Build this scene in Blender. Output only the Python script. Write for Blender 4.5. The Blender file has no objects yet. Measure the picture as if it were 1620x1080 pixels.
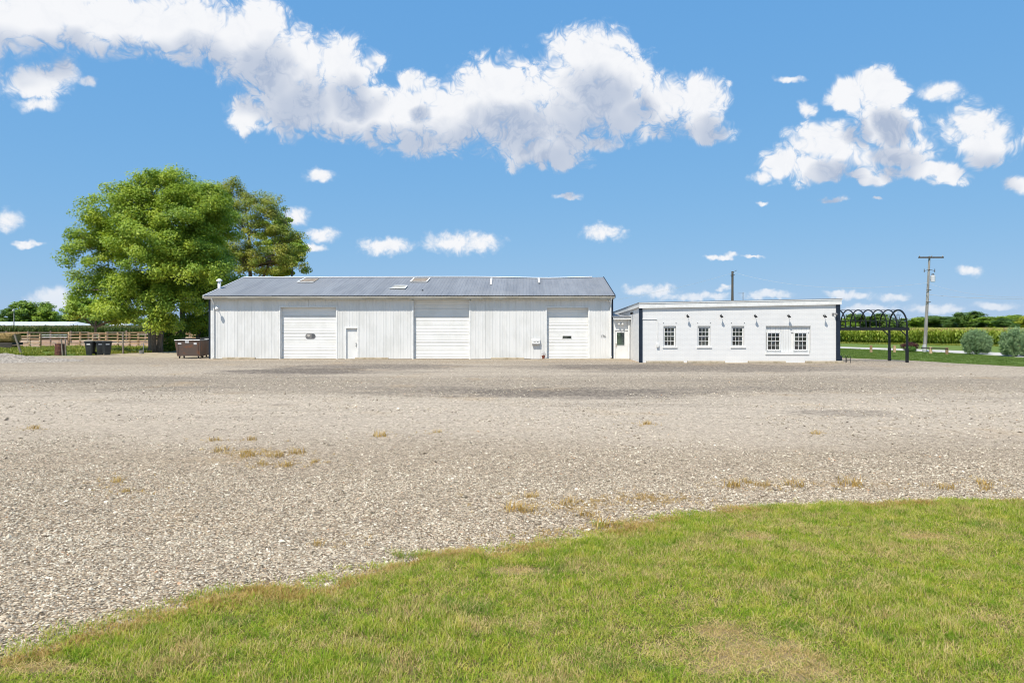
import bpy, math, random
import numpy as np
from mathutils import Vector, Matrix

# ------------------------------------------------------------------ camera
CAM_H, YAW, FPX, HOR = 2.15, math.radians(1.0), 1080.0, 517.0
sc = bpy.context.scene
col = sc.collection
cam_d = bpy.data.cameras.new('camera')
cam = bpy.data.objects.new('camera', cam_d); col.objects.link(cam)
cam.location = (0, 0, CAM_H); cam.rotation_euler = (math.pi / 2, 0, YAW)
cam_d.sensor_width = 36; cam_d.lens = 24; cam_d.shift_y = -(540 - HOR) / 1620
cam_d.clip_start = 0.1; cam_d.clip_end = 12000
sc.camera = cam

# ------------------------------------------------------------------ sun, exposure
SUN_EL, SUN_AZ = math.radians(58), math.radians(30)      # behind the camera, to its left
sun_dir = Vector((-math.sin(SUN_AZ) * math.cos(SUN_EL), -math.cos(SUN_AZ) * math.cos(SUN_EL), math.sin(SUN_EL)))
sun_l = bpy.data.lights.new('sun', 'SUN'); sun_l.energy = 3.8; sun_l.angle = math.radians(0.53)
sun_l.color = (1.0, 0.93, 0.82)
sun = bpy.data.objects.new('sun', sun_l); col.objects.link(sun)
sun.rotation_euler = sun_dir.to_track_quat('Z', 'Y').to_euler(); sun.location = (-20, -30, 60)
sc.view_settings.view_transform = 'Standard'; sc.view_settings.look = 'None'
sc.view_settings.exposure = 0.55; sc.view_settings.gamma = 1.0
sc.view_settings.use_curve_mapping = False
sc.render.engine = 'CYCLES'
sc.cycles.use_denoising = True; sc.cycles.denoiser = 'OPENIMAGEDENOISE'; sc.cycles.denoising_input_passes = 'RGB_ALBEDO_NORMAL'
sc.cycles.filter_width = 1.05
sc.cycles.max_bounces = 6; sc.cycles.diffuse_bounces = 3; sc.cycles.glossy_bounces = 3
sc.cycles.transmission_bounces = 3; sc.cycles.transparent_max_bounces = 6

# ------------------------------------------------------------------ photo pixel -> place in the world
F2 = Vector((-math.sin(YAW), math.cos(YAW))); R2 = Vector((math.cos(YAW), math.sin(YAW)))
def ray(px, py):
    u = (px - 810) / FPX; v = (HOR - py) / FPX
    d = F2 + u * R2
    return Vector((d.x, d.y, v))
def at(px, py, Y):                       # the point seen at a pixel, on the plane y = Y
    r = ray(px, py); t = Y / r.y
    return Vector((r.x * t, Y, CAM_H + r.z * t))
def xat(px, Y): return at(px, HOR, Y).x
def zat(px, py, Y): return at(px, py, Y).z
def gnd(px, py, z=0.0):                  # the point of the ground seen at a pixel
    r = ray(px, py); t = (z - CAM_H) / r.z
    return Vector((r.x * t, r.y * t, z))

# ------------------------------------------------------------------ node helpers
class NT:
    def __init__(s, tree): s.t = tree
    def n(s, typ, **kw):
        nd = s.t.nodes.new(typ)
        for k, v in kw.items(): setattr(nd, k, v)
        return nd
    def set(s, inp, v):
        if hasattr(v, 'is_output'): s.t.links.new(v, inp)
        elif v is not None: inp.default_value = v
    def m(s, op, a, b=None, c=None, clamp=False):
        nd = s.n('ShaderNodeMath', operation=op); nd.use_clamp = clamp
        s.set(nd.inputs[0], a)
        if b is not None: s.set(nd.inputs[1], b)
        if c is not None: s.set(nd.inputs[2], c)
        return nd.outputs[0]
    def v(s, op, a, b=None, c=None):
        nd = s.n('ShaderNodeVectorMath', operation=op)
        s.set(nd.inputs[0], a)
        if b is not None: s.set(nd.inputs[1], b)
        if c is not None: s.set(nd.inputs[2], c)
        return nd.outputs['Value'] if op in ('DOT_PRODUCT', 'LENGTH') else nd.outputs[0]
    def mix(s, f, a, b, typ='MIX'):
        nd = s.n('ShaderNodeMix', data_type='RGBA', blend_type=typ)
        s.set(nd.inputs[0], f); s.set(nd.inputs[6], a); s.set(nd.inputs[7], b)
        return nd.outputs[2]
    def ramp(s, f, stops, interp='LINEAR'):
        nd = s.n('ShaderNodeValToRGB'); nd.color_ramp.interpolation = interp
        e = nd.color_ramp.elements
        while len(e) < len(stops): e.new(0.5)
        for i, (p, c) in enumerate(stops):
            e[i].position = p
            e[i].color = c if len(c) == 4 else (*c, 1)
        s.set(nd.inputs[0], f)
        return nd.outputs[0]
    def noise(s, vec, scale, detail=4, rough=0.55, out=0, dist=0.0):
        nd = s.n('ShaderNodeTexNoise'); nd.inputs['Scale'].default_value = scale
        nd.inputs['Detail'].default_value = detail; nd.inputs['Roughness'].default_value = rough
        nd.inputs['Distortion'].default_value = dist
        if vec is not None: s.set(nd.inputs['Vector'], vec)
        return nd.outputs[out]
    def ss(s, x, lo, hi):                # smoothstep
        nd = s.n('ShaderNodeMapRange', interpolation_type='SMOOTHSTEP')
        s.set(nd.inputs[0], x); nd.inputs[1].default_value = lo; nd.inputs[2].default_value = hi
        return nd.outputs[0]
    def sep(s, vec):
        nd = s.n('ShaderNodeSeparateXYZ'); s.set(nd.inputs[0], vec); return nd.outputs
    def comb(s, x, y, z):
        nd = s.n('ShaderNodeCombineXYZ')
        for i, q in enumerate((x, y, z)): s.set(nd.inputs[i], q)
        return nd.outputs[0]

# ------------------------------------------------------------------ world: clear sky with fair-weather clouds
world = bpy.data.worlds.new('World'); sc.world = world; world.use_nodes = True
wt = world.node_tree; wt.nodes.clear()
BLOBS = [(-60,20,120,70),(60,22,110,50),(180,38,120,55),(300,42,110,56),(395,62,80,72),(455,115,85,66),(480,168,95,48),
 (545,102,58,48),(398,182,45,34),(565,178,95,44),(645,188,95,46),(655,130,26,32),(725,180,90,54),(800,150,95,58),
 (932,92,66,54),(930,150,110,74),(860,205,110,44),(860,246,66,24),(1000,118,42,40),(1050,165,60,46),(1112,168,44,54),
 (1125,205,36,22),(950,230,38,12),(690,224,66,24),(60,128,60,36),(102,114,26,26),(60,166,38,13),(140,128,16,8),
 (1400,138,40,36),(1340,152,34,26),(1400,192,58,42),(1490,145,36,16),(1310,226,56,30),(1300,265,52,24),(1238,250,34,22),
 (1400,240,78,26),(1546,212,54,42),(1480,274,54,15),(1380,275,50,15),(1204,282,18,9),(1276,172,15,12),(1250,125,22,6),
 (506,278,24,11),(12,350,28,18),(470,343,20,14),(510,372,24,12),(490,392,24,7),(610,390,46,14),(728,385,60,19),
 (900,311,20,6),(955,368,38,13),(1140,405,24,5),(1190,405,18,3),(1208,323,10,5),(1320,315,20,5),(1390,314,8,3),(1535,428,20,9),
 (1612,292,24,13),(82,475,36,20),(45,386,24,5),(1030,460,46,10),(1100,470,56,8),(1215,466,38,7),(1345,465,38,7),(1412,470,28,8),
 (1380,490,50,8),(1480,488,46,8),(1575,484,38,6),(1147,457,14,5),(1690,200,60,40),(-90,160,60,40)]
def build_cloud_group(name, fine):
    g = bpy.data.node_groups.new(name, 'ShaderNodeTree')
    g.interface.new_socket('Dir', in_out='INPUT', socket_type='NodeSocketVector')
    g.interface.new_socket('Density', in_out='OUTPUT', socket_type='NodeSocketFloat')
    g.interface.new_socket('Relief', in_out='OUTPUT', socket_type='NodeSocketFloat')
    k = NT(g); gi = k.n('NodeGroupInput'); go = k.n('NodeGroupOutput')
    d = gi.outputs[0]
    x, y, z = k.sep(d)[:3]
    ys = k.m('MAXIMUM', y, 0.08)
    P0 = k.comb(k.m('DIVIDE', x, ys), k.m('DIVIDE', z, ys), 0.0)
    def warp(scale, amt):
        q_ = k.v('SCALE', k.v('SUBTRACT', k.noise(d, scale, 2, 0.6, out=1), (0.5, 0.5, 0.5)), None)
        q_.node.inputs['Scale'].default_value = amt; return q_
    wv = warp(18.0, 0.062)
    def field(P, blobs):
        best = None
        for (cx, cy, rx, ry) in blobs:
            r0 = ray(cx, cy); c = (r0.x / r0.y, r0.z / r0.y, 0); ix, iy = FPX / rx, FPX / ry
            q = k.v('MULTIPLY_ADD', P, (ix, iy, 0), (-c[0]*ix, -c[1]*iy, 0))
            dd = k.v('DOT_PRODUCT', q, q)
            best = dd if best is None else k.m('SMOOTH_MIN', best, dd, 0.35)
        return k.m('SUBTRACT', 1.0, k.m('MINIMUM', best, 4.0))
    q = field(k.v('ADD', P0, wv), [b_ for b_ in BLOBS if b_[2]*b_[3] > 700 and b_[1] < 300])
    f1 = k.noise(d, 13.0, 6 if fine else 2, 0.6)
    wd = k.v('ADD', d, wv)
    bil = None
    for sc_, am in ((26.0, 0.9), (55.0, 0.62), (118.0, 0.42), (250.0, 0.26))[:(4 if fine else 1)]:
        b_ = k.m('MULTIPLY', k.m('ABSOLUTE', k.m('SUBTRACT', k.noise(wd, sc_, 0.0), 0.5)), 4.0*am)
        bil = b_ if bil is None else k.m('ADD', bil, b_)
    nz = k.m('ADD', k.m('MULTIPLY', k.m('SUBTRACT', f1, 0.5), 2.0 if fine else 0.65), k.m('MULTIPLY', k.m('SUBTRACT', bil, 0.72 if fine else 0.30), 0.85 if fine else 0.12))
    dens = k.m('ADD', k.m('ADD', k.m('MULTIPLY', q, 1.45), 0.05), nz)
    if fine:
        small = [b_ for b_ in BLOBS if not (b_[2]*b_[3] > 700 and b_[1] < 300)]
        q2 = field(k.v('ADD', P0, warp(55.0, 0.020)), small)
        f2 = k.noise(d, 70.0, 4, 0.62)
        dens2 = k.m('ADD', k.m('ADD', k.m('MULTIPLY', q2, 0.95), 0.02), k.m('ADD', k.m('MULTIPLY', k.m('SUBTRACT', f2, 0.5), 1.7), k.m('MULTIPLY', k.m('SUBTRACT', bil, 0.72), 0.35)))
        dens = k.m('MAXIMUM', dens, dens2)
    # beyond the picture: the same kind of scattered cumulus on a flat layer
    zs = k.m('ADD', k.m('MAXIMUM', z, 0.0), 0.10)
    L = k.comb(k.m('DIVIDE', x, zs), k.m('DIVIDE', y, zs), 3.7)
    gen = k.m('MULTIPLY', k.m('SUBTRACT', k.noise(L, 0.55, 5, 0.6), 0.57), 9.0)
    out = k.m('MAXIMUM', k.m('DIVIDE', k.m('ABSOLUTE', k.sep(P0)[0]), 0.86), k.m('DIVIDE', k.sep(P0)[1], 0.60))
    out = k.m('MAXIMUM', out, k.m('MULTIPLY', k.m('LESS_THAN', y, 0.1), 3.0))
    om = k.ss(out, 0.98, 1.15)
    dens = k.m('ADD', k.m('MULTIPLY', dens, k.m('SUBTRACT', 1.0, om)), k.m('MULTIPLY', gen, om))
    k.set(go.inputs[0], dens); k.set(go.inputs[1], bil)
    return g
w = NT(wt)
tc = w.n('ShaderNodeTexCoord'); D0 = w.v('NORMALIZE', tc.outputs['Generated'])
sky = w.n('ShaderNodeTexSky', sky_type='NISHITA')
sky.sun_disc = False; sky.sun_elevation = SUN_EL; sky.sun_rotation = math.pi + SUN_AZ
sky.altitude = 250; sky.air_density = 1.0; sky.dust_density = 0.0; sky.ozone_density = 3.0
SKY_STR = 0.125
ca = w.n('ShaderNodeGroup'); ca.node_tree = build_cloud_group('cloud_density', True); w.set(ca.inputs[0], D0)
cb = w.n('ShaderNodeGroup'); cb.node_tree = build_cloud_group('cloud_body', False)
w.set(cb.inputs[0], w.v('NORMALIZE', w.v('ADD', D0, (-0.012, 0.0, 0.048))))
alpha = w.m('ADD', w.m('MULTIPLY', w.ss(ca.outputs[0], 0.0, 1.1), 0.76), w.m('MULTIPLY', w.ss(ca.outputs[0], -0.5, 0.5), 0.22))
body = w.ss(cb.outputs[0], 0.0, 1.55)
crease = w.m('SUBTRACT', 1.0, w.ss(ca.outputs[1], 0.35, 1.25))
shade = w.m('ADD', w.m('MULTIPLY', body, 0.80), w.m('MULTIPLY', w.m('MULTIPLY', crease, w.m('ADD', 0.35, body)), 0.15), clamp=True)
cloudcol = w.mix(shade, (0.645, 0.65, 0.665, 1), (0.29, 0.345, 0.45, 1))
skyr = w.v('SCALE', sky.outputs[0]); skyr.node.inputs['Scale'].default_value = SKY_STR
sr, sg_, sb = w.sep(skyr)[:3]                    # the photograph's own compression of the sky's range
skyc = w.comb(w.m('MULTIPLY', w.m('POWER', sr, 0.52), 0.272), w.m('MULTIPLY', w.m('POWER', sg_, 0.28), 0.385), w.m('MULTIPLY', w.m('POWER', sb, 0.11), 0.552))
up = w.sep(D0)[2]
horizon_fade = w.ss(up, -0.01, 0.10)
alpha = w.m('MULTIPLY', alpha, w.m('ADD', 0.55, w.m('MULTIPLY', horizon_fade, 0.45)))
fin = w.mix(alpha, skyc, cloudcol)
bg = w.n('ShaderNodeBackground'); w.set(bg.inputs[0], fin); bg.inputs[1].default_value = 1.0
world.cycles.sampling_method = 'MANUAL'; world.cycles.sample_map_resolution = 512
wo = w.n('ShaderNodeOutputWorld'); wt.links.new(bg.outputs[0], wo.inputs[0])

# ------------------------------------------------------------------ mesh helpers
class MB:
    """collects shapes; build() links them as one mesh object"""
    def __init__(s): s.v = []; s.f = []; s.mi = []; s.cur = 0
    def add(s, vs, fs):
        b = len(s.v); s.v += [tuple(p) for p in vs]
        s.f += [tuple(i + b for i in f) for f in fs]; s.mi += [s.cur] * len(fs)
        return s
    def box(s, x0, x1, y0, y1, z0, z1):
        vs = [(x0,y0,z0),(x1,y0,z0),(x1,y1,z0),(x0,y1,z0),(x0,y0,z1),(x1,y0,z1),(x1,y1,z1),(x0,y1,z1)]
        return s.add(vs, [(0,3,2,1),(4,5,6,7),(0,1,5,4),(1,2,6,5),(2,3,7,6),(3,0,4,7)])
    def bbox(s, x0, x1, y0, y1, z0, z1, b=0.01):     # box with chamfered upright and top edges
        pts = [(x0+b,y0),(x1-b,y0),(x1,y0+b),(x1,y1-b),(x1-b,y1),(x0+b,y1),(x0,y1-b),(x0,y0+b)]
        cx, cy = (x0+x1)/2, (y0+y1)/2
        def ins(p): return (cx+(p[0]-cx)*(1-2*b/(x1-x0)), cy+(p[1]-cy)*(1-2*b/(y1-y0)))
        vs = [(*p, z0) for p in pts] + [(*p, z1-b) for p in pts] + [(*ins(p), z1) for p in pts]
        fs = [tuple(range(7,-1,-1)), tuple(range(16,24))]
        for r in (0, 8):
            fs += [(r+i, r+(i+1)%8, r+8+(i+1)%8, r+8+i) for i in range(8)]
        return s.add(vs, fs)
    def tube(s, pts, r, n=8, caps=True):
        pts = [Vector(p) for p in pts]
        rs = r if isinstance(r, (list, tuple)) else [r]*len(pts)
        vs = []; fs = []; prev = None
        for i, p in enumerate(pts):
            t = (pts[min(i+1,len(pts)-1)] - pts[max(i-1,0)]).normalized()
            a = prev if prev is not None else (Vector((1,0,0)) if abs(t.x) < 0.8 else Vector((0,1,0)))
            a = (a - t * a.dot(t)).normalized(); prev = a; b = t.cross(a)
            for k in range(n):
                th = 2*math.pi*k/n
                vs.append(p + (a*math.cos(th) + b*math.sin(th))*rs[i])
        for i in range(len(pts)-1):
            for k in range(n):
                fs.append((i*n+k, i*n+(k+1)%n, (i+1)*n+(k+1)%n, (i+1)*n+k))
        if caps:
            fs.append(tuple(range(n-1,-1,-1))); fs.append(tuple(range((len(pts)-1)*n, len(pts)*n)))
        return s.add(vs, fs)
    def lathe(s, c, prof, n=16):                     # prof: (r, z) upwards
        vs = []; fs = []
        for r, z in prof:
            vs += [(c[0]+r*math.cos(2*math.pi*k/n), c[1]+r*math.sin(2*math.pi*k/n), c[2]+z) for k in range(n)]
        for i in range(len(prof)-1):
            fs += [(i*n+k, i*n+(k+1)%n, (i+1)*n+(k+1)%n, (i+1)*n+k) for k in range(n)]
        fs.append(tuple(range(n-1,-1,-1))); fs.append(tuple(range((len(prof)-1)*n, len(prof)*n)))
        return s.add(vs, fs)
    def xf(s, M):
        s.v = [tuple(M @ Vector(p)) for p in s.v]; return s
    def mesh(s, name, off=(0,0,0)):
        me = bpy.data.meshes.new(name)
        me.from_pydata([(p[0]-off[0], p[1]-off[1], p[2]-off[2]) for p in s.v], [], s.f)
        if any(s.mi): me.polygons.foreach_set('material_index', s.mi)
        me.update(); return me
    def build(s, name, mats, parent=None, off=(0,0,0), smooth=False):
        me = s.mesh(name, off)
        for m_ in (mats if isinstance(mats, (list, tuple)) else [mats]): me.materials.append(m_)
        if smooth: me.shade_smooth()
        o = bpy.data.objects.new(name, me); col.objects.link(o)
        if parent is not None: o.parent = parent
        return o
def tag(o, label=None, cat=None, group=None, kind=None):
    for k, v in (('label', label), ('category', cat), ('group', group), ('kind', kind)):
        if v: o[k] = v
    return o
def empty(name, loc=(0,0,0), rz=0.0):
    o = bpy.data.objects.new(name, None); col.objects.link(o)
    o.location = loc; o.rotation_euler.z = rz; o.empty_display_size = 0.3
    return o
def copy_tree(o, parent=None):
    c = o.copy(); col.objects.link(c); c.parent = parent
    for ch in list(o.children): copy_tree(ch, c)
    return c
def corrugated(x0, x1, z0, z1, y, pitch=0.2286, h=0.013, rib=0.026, out=-1, phase=0.0):
    """upright rib profile between x0 and x1: list of (x, y)"""
    pr = [(x0, y)]
    i = math.floor((x0 - phase) / pitch)
    while True:
        c = phase + i * pitch
        if c - rib > x1: break
        for dx, dy in ((-rib, 0), (-rib*0.45, out*h), (rib*0.45, out*h), (rib, 0)):
            if x0 < c + dx < x1: pr.append((c + dx, y + dy))
        i += 1
    pr.append((x1, y))
    return pr
def pts_mesh(name, P, rot, scl, idx):
    me = bpy.data.meshes.new(name); n = len(P)
    me.vertices.add(n); me.vertices.foreach_set('co', np.asarray(P, np.float32).ravel())
    for nm, ty, arr, key in (('rot', 'FLOAT_VECTOR', rot, 'vector'), ('scl', 'FLOAT_VECTOR', scl, 'vector'), ('idx', 'INT', idx, 'value')):
        at_ = me.attributes.new(nm, ty, 'POINT')
        at_.data.foreach_set(key, np.ascontiguousarray(arr, np.int32 if ty == 'INT' else np.float32).ravel())
    me.update(); return me
def scatter(name, P, rot, scl, idx, sources, label, cat):
    """stuff: many small pieces, each source mesh set at given points"""
    c = bpy.data.collections.new(name + '_pieces')
    for s_ in sources:
        col.objects.unlink(s_); c.objects.link(s_)
    me = pts_mesh(name, P, rot, scl, idx)
    o = bpy.data.objects.new(name, me); col.objects.link(o)
    g = bpy.data.node_groups.new(name + '_scatter', 'GeometryNodeTree')
    g.interface.new_socket('Geometry', in_out='INPUT', socket_type='NodeSocketGeometry')
    g.interface.new_socket('Geometry', in_out='OUTPUT', socket_type='NodeSocketGeometry')
    gi = g.nodes.new('NodeGroupInput'); go = g.nodes.new('NodeGroupOutput')
    ip = g.nodes.new('GeometryNodeInstanceOnPoints'); ci = g.nodes.new('GeometryNodeCollectionInfo')
    ci.inputs['Collection'].default_value = c; ci.inputs['Separate Children'].default_value = True
    ci.inputs['Reset Children'].default_value = True
    def na(nm, ty):
        a = g.nodes.new('GeometryNodeInputNamedAttribute'); a.data_type = ty; a.inputs[0].default_value = nm
        return a.outputs[0]
    er = g.nodes.new('FunctionNodeEulerToRotation')
    L = g.links.new
    L(gi.outputs[0], ip.inputs['Points']); L(ci.outputs[0], ip.inputs['Instance'])
    ip.inputs['Pick Instance'].default_value = True
    L(na('idx', 'INT'), ip.inputs['Instance Index']); L(na('rot', 'FLOAT_VECTOR'), er.inputs[0])
    L(er.outputs[0], ip.inputs['Rotation']); L(na('scl', 'FLOAT_VECTOR'), ip.inputs['Scale'])
    L(ip.outputs[0], go.inputs[0])
    md = o.modifiers.new('scatter', 'NODES'); md.node_group = g
    return tag(o, label, cat, kind='stuff')

# ------------------------------------------------------------------ materials
def new_mat(name):
    m_ = bpy.data.materials.new(name); m_.use_nodes = True
    t = m_.node_tree; t.nodes.clear(); k = NT(t)
    out = k.n('ShaderNodeOutputMaterial')
    return m_, k, out
def pos(k): return k.n('ShaderNodeNewGeometry').outputs['Position']
def principled(k, out, colr, rough=0.6, metal=0.0, spec=0.5, normal=None):
    p = k.n('ShaderNodeBsdfPrincipled')
    k.set(p.inputs['Base Color'], colr if hasattr(colr, 'is_output') else (*colr[:3], 1))
    k.set(p.inputs['Roughness'], rough); p.inputs['Metallic'].default_value = metal
    p.inputs['Specular IOR Level'].default_value = spec
    if normal is not None: k.set(p.inputs['Normal'], normal)
    k.t.links.new(p.outputs[0], out.inputs[0]); return p
def bump(k, h, strength=0.4, dist=0.02):
    b = k.n('ShaderNodeBump'); b.inputs['Strength'].default_value = strength; b.inputs['Distance'].default_value = dist
    k.set(b.inputs['Height'], h); return b.outputs[0]
def rnd(k): return k.n('ShaderNodeObjectInfo').outputs['Random']
def plain(name, c, rough=0.6, var=0.12, scale=6.0, metal=0.0, spec=0.4, bmp=0.0, c2=None, stretch=(1,1,1), lo=0.42, hi=0.62, orand=0.0):
    m_, k, out = new_mat(name)
    p = k.v('MULTIPLY', pos(k), stretch)
    nz = k.noise(p, scale, 6, 0.65)
    c2 = c2 or tuple(x * (1 - 2.2*var) for x in c)
    cc = k.mix(k.ss(nz, lo, hi), (*c, 1), (*c2, 1))
    if orand:
        f = k.m('ADD', 1 - orand, k.m('MULTIPLY', rnd(k), 2*orand))
        cc = k.mix(1.0, cc, k.comb(f, f, f), 'MULTIPLY')
    nrm = bump(k, k.noise(p, scale*6, 4), bmp, 0.01) if bmp else None
    principled(k, out, cc, rough, metal, spec, nrm); return m_
M = {}
M['white_metal'] = plain('white_painted_metal', (0.73, 0.73, 0.715), 0.42, 0.05, 1.1, stretch=(1.2, 1.2, 0.5), c2=(0.66, 0.66, 0.64), orand=0.008)
M['white_door'] = plain('white_door_paint', (0.78, 0.78, 0.765), 0.45, 0.04, 0.8, c2=(0.72, 0.72, 0.70), orand=0.02)
M['white_trim'] = plain('white_trim_paint', (0.8, 0.8, 0.78), 0.5, 0.05, 3)
M['cream'] = plain('cream_trim_paint', (0.62, 0.60, 0.53), 0.5, 0.1, 2.0, stretch=(0.4, 1, 1), c2=(0.50, 0.47, 0.39))
M['navy'] = plain('navy_trim_paint', (0.013, 0.022, 0.040), 0.4, 0.1, 3)
M['black'] = plain('black_painted_steel', (0.012, 0.014, 0.016), 0.38, 0.1, 5)
M['concrete'] = plain('worn_concrete', (0.42, 0.36, 0.27), 0.9, 0.1, 3.0, bmp=0.3, c2=(0.30, 0.25, 0.17))
M['concrete_grey'] = plain('grey_concrete', (0.45, 0.43, 0.40), 0.9, 0.1, 3.0, bmp=0.3)
M['steel'] = plain('dull_galvanised_steel', (0.36, 0.37, 0.38), 0.5, 0.12, 6, metal=0.6)
M['grey_post'] = plain('grey_post_paint', (0.22, 0.22, 0.23), 0.6, 0.1, 6)
M['brass'] = plain('dull_brass', (0.35, 0.22, 0.08), 0.35, 0.1, 6, metal=0.8)
M['dark_knob'] = plain('dark_bronze', (0.05, 0.04, 0.035), 0.4, 0.1, 6, metal=0.5)
M['rust_red'] = plain('rusty_red_barrel_paint', (0.10, 0.032, 0.03), 0.7, 0.2, 9, c2=(0.17, 0.07, 0.04))
M['dumpster'] = plain('rusty_brown_dumpster_steel', (0.115, 0.083, 0.068), 0.55, 0.2, 2.2, c2=(0.22, 0.09, 0.045), lo=0.5, hi=0.72, bmp=0.1)
M['dumpster_dark'] = plain('dull_brown_dumpster_steel', (0.075, 0.06, 0.052), 0.55, 0.2, 2.2, c2=(0.12, 0.07, 0.045), lo=0.5, hi=0.72, bmp=0.1)
M['bin'] = plain('dark_grey_bin_plastic', (0.035, 0.04, 0.043), 0.5, 0.15, 4)
M['sticker'] = plain('white_sticker', (0.75, 0.75, 0.75), 0.5, 0.1, 30)
M['rubber'] = plain('black_rubber', (0.02, 0.02, 0.02), 0.8, 0.1, 8)
M['wood_grey'] = plain('weathered_grey_wood', (0.25, 0.21, 0.165), 0.85, 0.15, 3, stretch=(1, 1, 0.3), bmp=0.3, orand=0.25)
M['wood_tan'] = plain('tan_board_wood', (0.52, 0.36, 0.22), 0.8, 0.15, 2, stretch=(0.4, 1, 1), c2=(0.36, 0.22, 0.12), orand=0.25)
M['wood_pale'] = plain('pale_bleached_wood', (0.60, 0.50, 0.40), 0.8, 0.15, 2, c2=(0.45, 0.35, 0.25), orand=0.2)
M['wood_dark'] = plain('dark_rail_wood', (0.06, 0.05, 0.045), 0.85, 0.15, 4)
M['pole'] = plain('silver_weathered_pole_wood', (0.33, 0.315, 0.295), 0.85, 0.15, 4, stretch=(1, 1, 0.15), bmp=0.3, c2=(0.22, 0.205, 0.19))
M['pole_dark'] = plain('dark_pole_wood', (0.10, 0.085, 0.07), 0.85, 0.15, 4, stretch=(1, 1, 0.15))
M['gate_pipe'] = plain('rusty_pipe', (0.28, 0.18, 0.14), 0.6, 0.2, 5)
M['terracotta'] = plain('terracotta', (0.22, 0.06, 0.035), 0.7, 0.15, 8)
M['hay'] = plain('straw', (0.34, 0.235, 0.09), 0.9, 0.3, 14, bmp=0.9, c2=(0.16, 0.10, 0.04), stretch=(1, 1, 2))
M['bark'] = plain('grey_brown_bark', (0.19, 0.155, 0.12), 0.9, 0.25, 5, stretch=(2, 2, 0.35), bmp=0.8, c2=(0.10, 0.08, 0.06))
M['far_metal'] = plain('pale_far_roof_metal', (0.62, 0.63, 0.66), 0.4, 0.05, 0.3)
M['far_wall'] = plain('far_barn_wall', (0.5, 0.5, 0.5), 0.7, 0.05, 0.3)
M['soil'] = plain('trampled_soil', (0.42, 0.265, 0.165), 0.95, 0.15, 0.9, bmp=0.4, c2=(0.30, 0.19, 0.12))
M['tan_dirt'] = plain('pale_tan_dirt', (0.42, 0.345, 0.245), 0.95, 0.15, 1.4, bmp=0.5, c2=(0.31, 0.25, 0.16))
M['road'] = plain('pale_driveway_concrete', (0.52, 0.49, 0.44), 0.9, 0.06, 0.6, c2=(0.44, 0.41, 0.36))
M['wire'] = plain('aluminium_wire', (0.62, 0.63, 0.64), 0.5, 0.05, 3, metal=0.2)

def glass_mat(name, tint):
    m_, k, out = new_mat(name)
    g = k.noise(pos(k), 2.3, 5, 0.6)
    c = k.mix(k.ss(g, 0.46, 0.66), (*tint, 1), (tint[0]*5.0, tint[1]*4.6, tint[2]*3.6, 1))
    nb = bump(k, k.noise(pos(k), 3.0, 2), 0.05, 0.02)
    principled(k, out, c, 0.05, 0.0, 0.9, nb); return m_
M['glass'] = glass_mat('dark_window_glass', (0.012, 0.014, 0.018))
M['door_glass'] = glass_mat('door_window_glass', (0.016, 0.024, 0.024))
M['grey_glass'] = glass_mat('grey_door_light', (0.10, 0.10, 0.12))

def roof_mat():
    m_, k, out = new_mat('weathered_galvanised_roofing')
    p = pos(k)
    a = k.noise(k.v('MULTIPLY', p, (2.2, 0.35, 0.35)), 1.0, 7, 0.65)
    b = k.noise(p, 5.0, 5, 0.7); c = k.noise(p, 0.22, 3, 0.5)
    cc = k.mix(k.ss(a, 0.38, 0.64), (0.27, 0.278, 0.293, 1), (0.225, 0.233, 0.25, 1))
    cc = k.mix(k.m('MULTIPLY', k.ss(c, 0.45, 0.65), 0.5), cc, (0.30, 0.30, 0.30, 1))
    cc = k.mix(k.m('MULTIPLY', k.ss(b, 0.60, 0.74), 0.35), cc, (0.22, 0.185, 0.155, 1))
    f = k.m('ADD', 0.93, k.m('MULTIPLY', rnd(k), 0.14)); cc = k.mix(1.0, cc, k.comb(f, f, f), 'MULTIPLY')
    principled(k, out, cc, k.m('ADD', 0.45, k.m('MULTIPLY', b, 0.3)), 0.2, 0.4); return m_
M['roof'] = roof_mat()

def brick_mat():
    m_, k, out = new_mat('white_painted_brick')
    p = k.sep(pos(k))
    bv = k.comb(k.m('ADD', p[0], p[1]), p[2], 0.0)
    br = k.n('ShaderNodeTexBrick'); k.set(br.inputs['Vector'], bv)
    br.inputs['Scale'].default_value = 1.0; br.inputs['Brick Width'].default_value = 0.215
    br.inputs['Row Height'].default_value = 0.075; br.inputs['Mortar Size'].default_value = 0.006
    br.inputs['Mortar Smooth'].default_value = 0.3
    br.inputs['Color1'].default_value = (0.775, 0.77, 0.757, 1); br.inputs['Color2'].default_value = (0.75, 0.746, 0.735, 1)
    br.inputs['Mortar'].default_value = (0.67, 0.667, 0.66, 1)
    nz = k.noise(pos(k), 1.3, 6, 0.6)
    cc = k.mix(k.m('MULTIPLY', k.ss(nz, 0.48, 0.72), 0.2), br.outputs['Color'], (0.56, 0.565, 0.575, 1))
    h = k.m('ADD', k.m('SUBTRACT', 1.0, br.outputs['Fac']), k.m('MULTIPLY', k.noise(pos(k), 30, 3), 0.5))
    principled(k, out, cc, 0.55, 0, 0.35, bump(k, h, 0.45, 0.006)); return m_
M['brick'] = brick_mat()

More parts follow.
